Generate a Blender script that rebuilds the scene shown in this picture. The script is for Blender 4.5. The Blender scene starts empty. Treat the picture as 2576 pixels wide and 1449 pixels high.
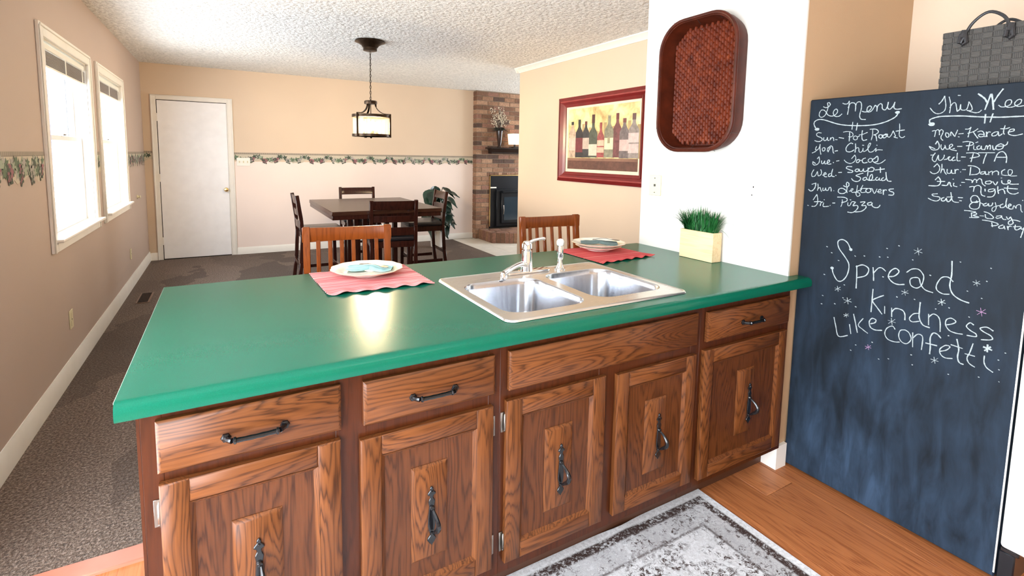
import bpy, bmesh, math, random
from mathutils import Vector, Matrix
random.seed(7)
PI = math.pi
sc = bpy.context.scene
COL = sc.collection

# ---------------------------------------------------------------- camera
cam_d = bpy.data.cameras.new('camera'); cam = bpy.data.objects.new('camera', cam_d); COL.objects.link(cam)
cam_d.sensor_width = 36.0; cam_d.lens = 1264.35 / 2576 * 36.0
cam_d.shift_x = (1288 - 1285.0) / 2576; cam_d.shift_y = (521.05 - 724.5) / 2576
cam_d.clip_start = 0.02
yaw, pitch, roll = 0.5184, 0.1001, 0.0167
F = Vector((math.sin(yaw)*math.cos(pitch), math.cos(yaw)*math.cos(pitch), -math.sin(pitch)))
R = Vector((math.cos(yaw), -math.sin(yaw), 0)); U = R.cross(F)
R2 = R*math.cos(roll) + U*math.sin(roll); U2 = -R*math.sin(roll) + U*math.cos(roll)
m = Matrix((R2, U2, -F)).transposed().to_4x4(); m.translation = Vector((0.8848, -1.2402, 1.4298))
cam.matrix_world = m; sc.camera = cam

# ---------------------------------------------------------------- world, daylight, exposure
EXPOSURE = 0.40
SKY = 17.0
KITCHEN_W = 7.0
BULB = 900.0
sc.view_settings.view_transform = 'Standard'; sc.view_settings.look = 'None'
sc.view_settings.exposure = EXPOSURE; sc.view_settings.gamma = 1.0; sc.view_settings.use_curve_mapping = False
sc.cycles.use_denoising = True; sc.cycles.max_bounces = 10; sc.cycles.diffuse_bounces = 6
sc.cycles.glossy_bounces = 4; sc.cycles.transparent_max_bounces = 12
sc.cycles.sample_clamp_indirect = 6.0; sc.cycles.caustics_reflective = False; sc.cycles.caustics_refractive = False
world = bpy.data.worlds.new('overcast_sky'); sc.world = world; world.use_nodes = True
bg = world.node_tree.nodes['Background']; bg.inputs[0].default_value = (0.86, 0.93, 1.0, 1); bg.inputs[1].default_value = SKY
def area(name, loc, rot, sx, sy, power=0, color=(1, 1, 1), portal=False):
    l = bpy.data.lights.new(name, 'AREA'); l.shape = 'RECTANGLE'; l.size = sx; l.size_y = sy
    l.energy = power; l.color = color
    if portal: l.cycles.is_portal = True
    o = bpy.data.objects.new(name, l); COL.objects.link(o); o.location = loc; o.rotation_euler = rot
    return o
# portals only guide the sky light in through the glazed openings
for i, (y0, y1, z0, z1) in enumerate(((2.62, 3.74, .9, 2.07), (4.1, 5.2, .9, 2.07), (-2.3, 0.62, .03, 2.08))):
    area('daylight_portal', (-.13, (y0+y1)/2, (z0+z1)/2), (0, -PI/2, 0), z1-z0, y1-y0, portal=True)
area('daylight_portal', (7.63, 5.1, 1.35), (0, PI/2, 0), 1.3, 2.2, portal=True)

# ---------------------------------------------------------------- helpers
def tag(o, label=None, cat=None, group=None, kind=None):
    if label: o['label'] = label
    if cat: o['category'] = cat
    if group: o['group'] = group
    if kind: o['kind'] = kind
    return o
def empty(name, loc=(0, 0, 0), label=None, cat=None, group=None, kind=None, parent=None):
    o = bpy.data.objects.new(name, None); COL.objects.link(o); o.location = loc; o.empty_display_size = .05
    if parent: o.parent = parent
    return tag(o, label, cat, group, kind)
def origin(o):
    v = Vector((0, 0, 0))
    while o: v += o.location; o = o.parent
    return v
def copy_tree(o, parent=None):
    c = o.copy(); COL.objects.link(c)
    if parent: c.parent = parent
    for ch in list(o.children): copy_tree(ch, c)
    return c
class MB:
    def __init__(s): s.v = []; s.f = []; s.m = []; s.cur = 0; s.sm = []
    def add(s, vs, fs, smooth=False):
        n = len(s.v); s.v += [tuple(v) for v in vs]
        for f in fs: s.f.append([n+i for i in f]); s.m.append(s.cur); s.sm.append(smooth)
        return s
    def box(s, x0, x1, y0, y1, z0, z1):
        return s.add([(x0,y0,z0),(x1,y0,z0),(x1,y1,z0),(x0,y1,z0),(x0,y0,z1),(x1,y0,z1),(x1,y1,z1),(x0,y1,z1)],
                     [(0,3,2,1),(4,5,6,7),(0,1,5,4),(1,2,6,5),(2,3,7,6),(3,0,4,7)])
    def beam(s, a, b, w, d, up=(0, 0, 1)):
        a = Vector(a); b = Vector(b); t = (b-a).normalized(); u = Vector(up)
        if abs(t.dot(u)) > .95: u = Vector((0, 1, 0))
        x = t.cross(u).normalized(); y = x.cross(t).normalized()
        vs = [p + x*sx*w/2 + y*sy*d/2 for p in (a, b) for sx, sy in ((-1,-1),(1,-1),(1,1),(-1,1))]
        return s.add(vs, [(3,2,1,0),(4,5,6,7),(0,1,5,4),(1,2,6,5),(2,3,7,6),(3,0,4,7)])
    def tube(s, pts, r, n=8, caps=True, closed=False):
        pts = [Vector(p) for p in pts]; k = len(pts)
        rs = r if isinstance(r, (list, tuple)) else [r]*k
        vs = []; prev = None
        for i, p in enumerate(pts):
            if closed: t = (pts[(i+1) % k] - pts[i-1]).normalized()
            else: t = (pts[min(i+1, k-1)] - pts[max(i-1, 0)]).normalized()
            if prev is None:
                a = Vector((0, 0, 1)) if abs(t.z) < .9 else Vector((1, 0, 0)); x = t.cross(a).normalized()
            else: x = (prev - t*prev.dot(t)).normalized()
            prev = x; y = t.cross(x)
            for j in range(n):
                a = 2*PI*j/n; vs.append(p + (x*math.cos(a) + y*math.sin(a))*rs[i])
        fs = []
        for i in range(k if closed else k-1):
            for j in range(n):
                a = i*n+j; b = i*n+(j+1) % n; c = ((i+1) % k)*n
                fs.append((a, b, c+(j+1) % n, c+j))
        if caps and not closed: fs += [tuple(range(n))[::-1], tuple((k-1)*n+j for j in range(n))]
        return s.add(vs, fs, True)
    def lathe(s, prof, c=(0, 0, 0), n=24, axis='z', fn=None):
        vs = []; k = len(prof)
        for r, h in prof:
            for j in range(n):
                a = 2*PI*j/n; rr = r*(fn(a, r) if fn else 1); p = (rr*math.cos(a), rr*math.sin(a), h)
                if axis == 'x': p = (h, p[0], p[1])
                if axis == 'y': p = (p[0], h, p[1])
                vs.append((c[0]+p[0], c[1]+p[1], c[2]+p[2]))
        fs = [(i*n+j, i*n+(j+1) % n, (i+1)*n+(j+1) % n, (i+1)*n+j) for i in range(k-1) for j in range(n)]
        fs += [tuple(range(n))[::-1], tuple((k-1)*n+j for j in range(n))]
        return s.add(vs, fs, True)
    def prism(s, pts, axis, a, b):
        """outline pts in the two other axes (cyclic order), extruded along axis from a to b"""
        def P(p, h): return {'x': (h, p[0], p[1]), 'y': (p[0], h, p[1]), 'z': (p[0], p[1], h)}[axis]
        n = len(pts)
        return s.add([P(p, a) for p in pts] + [P(p, b) for p in pts],
                     [tuple(range(n)), tuple(range(2*n-1, n-1, -1))] + [(i, i+n, (i+1) % n+n, (i+1) % n) for i in range(n)])
    def build(s, name, mats, parent=None, bevel=0, seg=1, smooth=None, world=True, kind=None, label=None):
        me = bpy.data.meshes.new(name)
        off = origin(parent) if (parent and world) else Vector((0, 0, 0))
        me.from_pydata([tuple(Vector(v)-off) for v in s.v], [], s.f)
        if not isinstance(mats, (list, tuple)): mats = [mats]
        for mm in mats: me.materials.append(mm)
        me.polygons.foreach_set('material_index', s.m)
        me.polygons.foreach_set('use_smooth', [bool(x) if smooth is None else smooth for x in s.sm])
        bm = bmesh.new(); bm.from_mesh(me)
        bmesh.ops.recalc_face_normals(bm, faces=bm.faces)
        if bevel:
            es = [e for e in bm.edges if len(e.link_faces) == 2 and e.calc_face_angle(0) > .6]
            bmesh.ops.bevel(bm, geom=es, offset=bevel, segments=seg, profile=.5, affect='EDGES', clamp_overlap=True)
        bm.to_mesh(me); bm.free(); me.update()
        try: me.set_sharp_from_angle(angle=.7)
        except Exception: pass
        o = bpy.data.objects.new(name, me); COL.objects.link(o)
        if parent: o.parent = parent
        if kind: o['kind'] = kind
        if label: o['label'] = label
        return o
def struct(name, mb, mat, **k):
    o = mb.build(name, mat, **k); o['kind'] = 'structure'; return o
def arc(c, r, a0, a1, n, axis='y'):
    out = []
    for i in range(n+1):
        a = a0+(a1-a0)*i/n; u, v = r*math.cos(a), r*math.sin(a)
        out.append({'y': (c[0]+u, c[1], c[2]+v), 'x': (c[0], c[1]+u, c[2]+v), 'z': (c[0]+u, c[1]+v, c[2])}[axis])
    return out
def rrect(x0, x1, y0, y1, r, n=5):
    out = []
    for cx, cy, a in ((x1-r, y1-r, 0), (x0+r, y1-r, PI/2), (x0+r, y0+r, PI), (x1-r, y0+r, 1.5*PI)):
        for i in range(n+1):
            t = a+PI/2*i/n; out.append((cx+r*math.cos(t), cy+r*math.sin(t)))
    return out
def catmull(p, n=5):
    if len(p) < 3: return p
    q = [p[0]]+list(p)+[p[-1]]; out = []
    for i in range(1, len(q)-2):
        for k in range(n):
            t = k/n; out.append(tuple(.5*((2*b)+(c-a)*t+(2*a-5*b+4*c-d)*t*t+(3*b-a-3*c+d)*t**3) for a, b, c, d in zip(q[i-1], q[i], q[i+1], q[i+2])))
    return out+[p[-1]]

# ---------------------------------------------------------------- materials
class NT:
    def __init__(s, name):
        s.m = bpy.data.materials.new(name); s.m.use_nodes = True; s.t = s.m.node_tree
        s.b = s.t.nodes['Principled BSDF']; s.out = s.t.nodes['Material Output']
    def n(s, typ, **k):
        nd = s.t.nodes.new(typ)
        for a, v in k.items():
            if a.startswith('i_'):
                key = a[2:]; key = int(key) if key.isdigit() else key.replace('_', ' ')
                s.put(nd.inputs[key], v)
            else: setattr(nd, a, v)
        return nd
    def put(s, sock, v):
        if isinstance(v, bpy.types.NodeSocket): s.t.links.new(v, sock)
        elif isinstance(v, bpy.types.Node): s.t.links.new(v.outputs[0], sock)
        else: sock.default_value = v
    def P(s, **k):
        for a, v in k.items(): s.put(s.b.inputs[a.replace('_', ' ')], v)
        return s
    def co(s, kind='Object', scale=(1, 1, 1), rnd=False, loc=(0, 0, 0)):
        c = s.n('ShaderNodeTexCoord').outputs[kind]
        if rnd:
            oi = s.n('ShaderNodeObjectInfo'); mu = s.n('ShaderNodeMath', operation='MULTIPLY', i_0=oi.outputs['Random'], i_1=37.0)
            c = s.n('ShaderNodeVectorMath', operation='ADD', i_0=c, i_1=mu).outputs[0]
        return s.n('ShaderNodeMapping', i_Vector=c, i_Scale=scale, i_Location=loc).outputs[0]
    def noise(s, vec, scale=5, detail=3, rough=.55, dist=0):
        return s.n('ShaderNodeTexNoise', i_Vector=vec, i_Scale=scale, i_Detail=detail, i_Roughness=rough, i_Distortion=dist).outputs[0]
    def math(s, op, a, b=0.0, clamp=False): return s.n('ShaderNodeMath', operation=op, use_clamp=clamp, i_0=a, i_1=b).outputs[0]
    def ramp(s, fac, stops, interp='LINEAR'):
        r = s.n('ShaderNodeValToRGB', i_0=fac); e = r.color_ramp; e.interpolation = interp
        while len(e.elements) < len(stops): e.elements.new(.5)
        for el, (p, c) in zip(e.elements, stops):
            el.position = p; el.color = (c if isinstance(c, tuple) else (c, c, c))+(1,)
        return r.outputs[0]
    def mix(s, fac, a, b, blend='MIX'):
        x = s.n('ShaderNodeMix', data_type='RGBA', blend_type=blend)
        s.put(x.inputs[0], fac)
        for i, v in ((6, a), (7, b)):
            s.put(x.inputs[i], v+(1,) if isinstance(v, tuple) else v)
        return x.outputs[2]
    def bump(s, h, strength=.3, dist=.01):
        s.put(s.b.inputs['Normal'], s.n('ShaderNodeBump', i_Height=h, i_Strength=strength, i_Distance=dist).outputs[0]); return s
def plain(name, col, rough=.5, metal=0, var=.06, vs=8, bump=0, bs=60, bd=.002, spec=None, rnd=False):
    t = NT(name); c = t.co(rnd=rnd)
    n = t.noise(c, vs, 3)
    lo = tuple(max(0, x*(1-var)) for x in col); hi = tuple(min(1, x*(1+var)) for x in col)
    t.P(Base_Color=t.ramp(n, [(.3, lo), (.7, hi)]), Roughness=rough, Metallic=metal)
    if spec is not None: t.P(Specular_IOR_Level=spec)
    if bump: t.bump(t.noise(c, bs, 2), bump, bd)
    return t.m
def emissive(name, col, strength):
    t = NT(name); t.P(Base_Color=(0, 0, 0, 1), Emission_Color=col+(1,), Emission_Strength=strength, Roughness=.5); return t.m
def wallpaint(name, col):
    t = NT(name); c = t.co()
    t.P(Base_Color=t.ramp(t.noise(c, 1.3, 2), [(.3, tuple(x*.97 for x in col)), (.7, tuple(min(1, x*1.02) for x in col))]), Roughness=.62)
    t.bump(t.noise(c, 190, 2), .18, .002); return t.m
def thin_glass(name, fac=.07, tint=(1, 1, 1)):
    t = NT(name); g = t.n('ShaderNodeBsdfGlossy', i_Roughness=.02); tr = t.n('ShaderNodeBsdfTransparent', i_0=tint+(1,))
    mx = t.n('ShaderNodeMixShader', i_0=fac); t.put(mx.inputs[1], tr); t.put(mx.inputs[2], g)
    t.t.links.new(mx.outputs[0], t.out.inputs[0]); return t.m
def oak(name, axis, light, dark, rings=16, rough=.33, rnd=True, big=1.0, warp=2.2, sy=1):
    t = NT(name)
    sc_ = {'z': (7, 7, 1.3), 'x': (1.3, 7, 7), 'y': (7, 1.3*sy, 7)}[axis]
    fs = {'z': (260, 260, 9), 'x': (9, 260, 260), 'y': (260, 9, 260)}[axis]
    sc_ = tuple(x*big for x in sc_)
    c = t.co(scale=sc_, rnd=rnd); n = t.noise(c, 1.0, 1.2, .45, .25)
    hs = tuple(x*v for x, v in zip(sc_, {'z': (9, 9, 3), 'x': (3, 9, 9), 'y': (9, 3, 9)}[axis]))
    n2 = t.noise(t.co(scale=hs, rnd=rnd), 1.0, 2, .6)
    ph = t.math('FRACT', t.math('ADD', t.math('MULTIPLY', n, float(rings)), t.math('MULTIPLY', n2, warp)))
    ring = t.ramp(ph, [(0, .9), (.10, .55), (.30, .12), (.62, .0), (.84, .45), (.93, 1.0), (1, .9)])
    fine = t.noise(t.co(scale=fs, rnd=rnd), 1.0, 3, .6)
    fm = t.ramp(fine, [(.35, 1.0), (.62, 0.0)])
    mid = tuple((a*.55+b*.45) for a, b in zip(light, dark))
    col = t.mix(ring, light, dark)
    col = t.mix(t.math('MULTIPLY', fm, .55), col, mid)
    tone = t.noise(t.co(scale=(1, 1, 1), rnd=rnd), 3.0, 2)
    col = t.mix(t.ramp(tone, [(.3, .0), (.75, .38)]), col, mid)
    t.P(Base_Color=col, Roughness=rough, Specular_IOR_Level=.3); t.bump(fine, .12, .001)
    return t.m
M = {}
M['wall'] = wallpaint('tan_wall_paint_lit', (.645, .51, .38))  # tan paint, lightened in colour for daylight on the far and dining walls
M['wall_left'] = wallpaint('tan_wall_paint_shaded_left', (.45, .352, .292))  # same tan paint, the window wall's own shade put into the colour
M['wall_alcove'] = wallpaint('tan_wall_paint_shaded_alcove', (.47, .315, .185))  # same tan paint again, darkened in colour for the shaded alcove face
M['wall_low'] = wallpaint('pinkish_wall_paint', (.80, .68, .62))
M['white_wall'] = wallpaint('cream_white_paint', (.69, .67, .615))
M['trim'] = plain('white_trim_paint', (.80, .77, .71), .38, var=.03)
M['door'] = plain('white_door_paint', (.88, .88, .90), .35, var=.03, bump=.05)
M['plastic'] = plain('ivory_plastic', (.62, .56, .36), .4, var=.02)
M['plastic_w'] = plain('white_plastic', (.80, .79, .73), .4, var=.02)
M['black'] = plain('black_metal', (.006, .006, .007), .16, 0, var=.1, spec=.5)
M['bronze'] = plain('dark_bronze_metal', (.045, .026, .014), .35, .8, var=.3, vs=30)
M['brass'] = plain('brass_metal', (.75, .55, .25), .25, 1.0)
M['nickel'] = plain('hinge_metal', (.30, .27, .24), .3, 1.0)
M['chrome'] = plain('chrome', (.86, .87, .88), .07, 1.0, var=.02)
def steel():
    t = NT('brushed_steel'); n = t.noise(t.co(scale=(3, 120, 120)), 1, 2)
    t.P(Base_Color=(.72, .69, .65, 1), Metallic=1.0, Roughness=t.ramp(n, [(.3, .27), (.7, .31)])); return t.m
M['steel'] = steel()
def steel2():
    t = NT('satin_steel_bowl'); n = t.noise(t.co(scale=(60, 60, 3)), 1, 3)
    t.P(Base_Color=(.56, .58, .62, 1), Metallic=1.0, Roughness=t.ramp(n, [(.3, .17), (.7, .24)])); return t.m
M['bowl'] = steel2()
def popcorn():
    t = NT('popcorn_ceiling'); c = t.co()
    a = t.noise(c, 38, 4, .65); b = t.n('ShaderNodeTexVoronoi', i_Vector=c, i_Scale=30.0).outputs[0]
    h = t.math('ADD', a, t.math('MULTIPLY', b, -.6))
    t.P(Base_Color=t.ramp(a, [(.35, (.70, .70, .67)), (.6, (.93, .92, .88))]), Roughness=.9); t.bump(h, 1.0, .022); return t.m
M['ceiling'] = popcorn()
def carpet():
    t = NT('brown_cut_pile_carpet'); c = t.co()
    fib = t.noise(c, 95, 3, .75); mid = t.noise(c, 60, 2)
    nap = t.n('ShaderNodeTexVoronoi', feature='F1', i_Vector=t.n('ShaderNodeVectorMath', operation='ADD', i_0=t.co(scale=(2.1, 1.1, 1)), i_1=t.n('ShaderNodeVectorMath', operation='SCALE', i_0=t.n('ShaderNodeTexNoise', i_Vector=c, i_Scale=2.2).outputs[1], i_Scale=1.2).outputs[0]).outputs[0], i_Scale=1.2)
    nv = t.ramp(nap.outputs['Color'], [(.25, 0.0), (.8, 1.0)])
    base = t.ramp(fib, [(.32, (.036, .020, .012)), (.50, (.150, .100, .070)), (.66, (.38, .29, .235))])
    col = t.mix(t.math('MULTIPLY', nv, .62), base, (.050, .029, .018))
    t.P(Base_Color=col, Roughness=.95, Specular_IOR_Level=.1, Sheen_Weight=.12, Sheen_Roughness=.5)
    t.bump(t.math('ADD', fib, mid), 1.0, .012); return t.m
M['carpet'] = carpet()
def counter_mat():
    t = NT('green_laminate'); c = t.co(); n = t.noise(c, 500, 2)
    t.P(Base_Color=t.ramp(n, [(.3, (.001, .088, .050)), (.7, (.002, .108, .063))]), Roughness=.24, Specular_IOR_Level=.25)
    return t.m
M['green'] = counter_mat()
OAK_L, OAK_D = (.155, .050, .0135), (.026, .0066, .002)
M['oak_v'] = oak('oak_vertical_grain', 'z', OAK_L, OAK_D, rings=30)
M['oak_h'] = oak('oak_horizontal_grain', 'x', OAK_L, OAK_D, rings=30)
M['oak_p'] = oak('oak_panel_grain', 'z', (.105, .032, .009), (.026, .0066, .002), rings=20, rough=.3)
M['oak_f'] = oak('oak_frame_grain', 'z', (.066, .0155, .004), (.032, .0075, .002), rings=8, rough=.3)
M['plank'] = oak('floor_plank_grain', 'y', (.42, .155, .055), (.21, .062, .020), rings=20, rough=.32, big=1.3, sy=.45)
M['plank2'] = oak('floor_plank_grain_light', 'y', (.50, .19, .07), (.27, .085, .028), rings=20, rough=.32, big=1.3, sy=.45)
M['stool'] = oak('honey_stool_wood', 'z', (.21, .048, .008), (.12, .025, .0045), rings=6, rough=.25, rnd=False)
M['espresso'] = oak('espresso_wood', 'z', (.036, .009, .005), (.015, .004, .0025), rings=6, rough=.22, rnd=False)
M['espresso_top'] = oak('espresso_table_wood', 'x', (.055, .020, .010), (.028, .009, .005), rings=6, rough=.25, rnd=False)
M['leather'] = plain('black_vinyl', (.012, .010, .012), .3, var=.1, bump=.1)
M['firebox'] = plain('black_stove_metal', (.010, .012, .016), .3, .3, var=.1)
M['stoveglass'] = plain('dark_stove_glass', (.02, .035, .05), .08, 0, var=.1)
M['toe'] = plain('toe_kick_wood', (.06, .022, .010), .5)
M['mantel'] = plain('black_mantel_wood', (.018, .011, .009), .3, var=.2)
def brickmat(name, col):
    t = NT(name); c = t.co('Object', rnd=True)
    n = t.noise(c, 35, 4, .7)
    t.P(Base_Color=t.ramp(n, [(.3, tuple(x*.6 for x in col)), (.55, col), (.75, tuple(min(1, x*1.4) for x in col))]), Roughness=.85)
    t.bump(n, .6, .006); return t.m
BR = [brickmat('brick_tan', (.27, .145, .085)), brickmat('brick_light', (.36, .21, .13)), brickmat('brick_rose', (.25, .125, .085)), brickmat('brick_dark', (.085, .048, .034)), brickmat('brick_brown', (.17, .085, .05))]
M['mortar'] = plain('brick_mortar', (.24, .18, .13), .9, var=.15, bump=.5)
M['tile'] = plain('cream_tile', (.70, .66, .58), .4, var=.06, rnd=True)
M['grout'] = plain('tile_grout', (.42, .38, .32), .9)
M['terracotta'] = plain('threshold_wood', (.50, .17, .11), .3, var=.1)
NSTAR = 70
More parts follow.
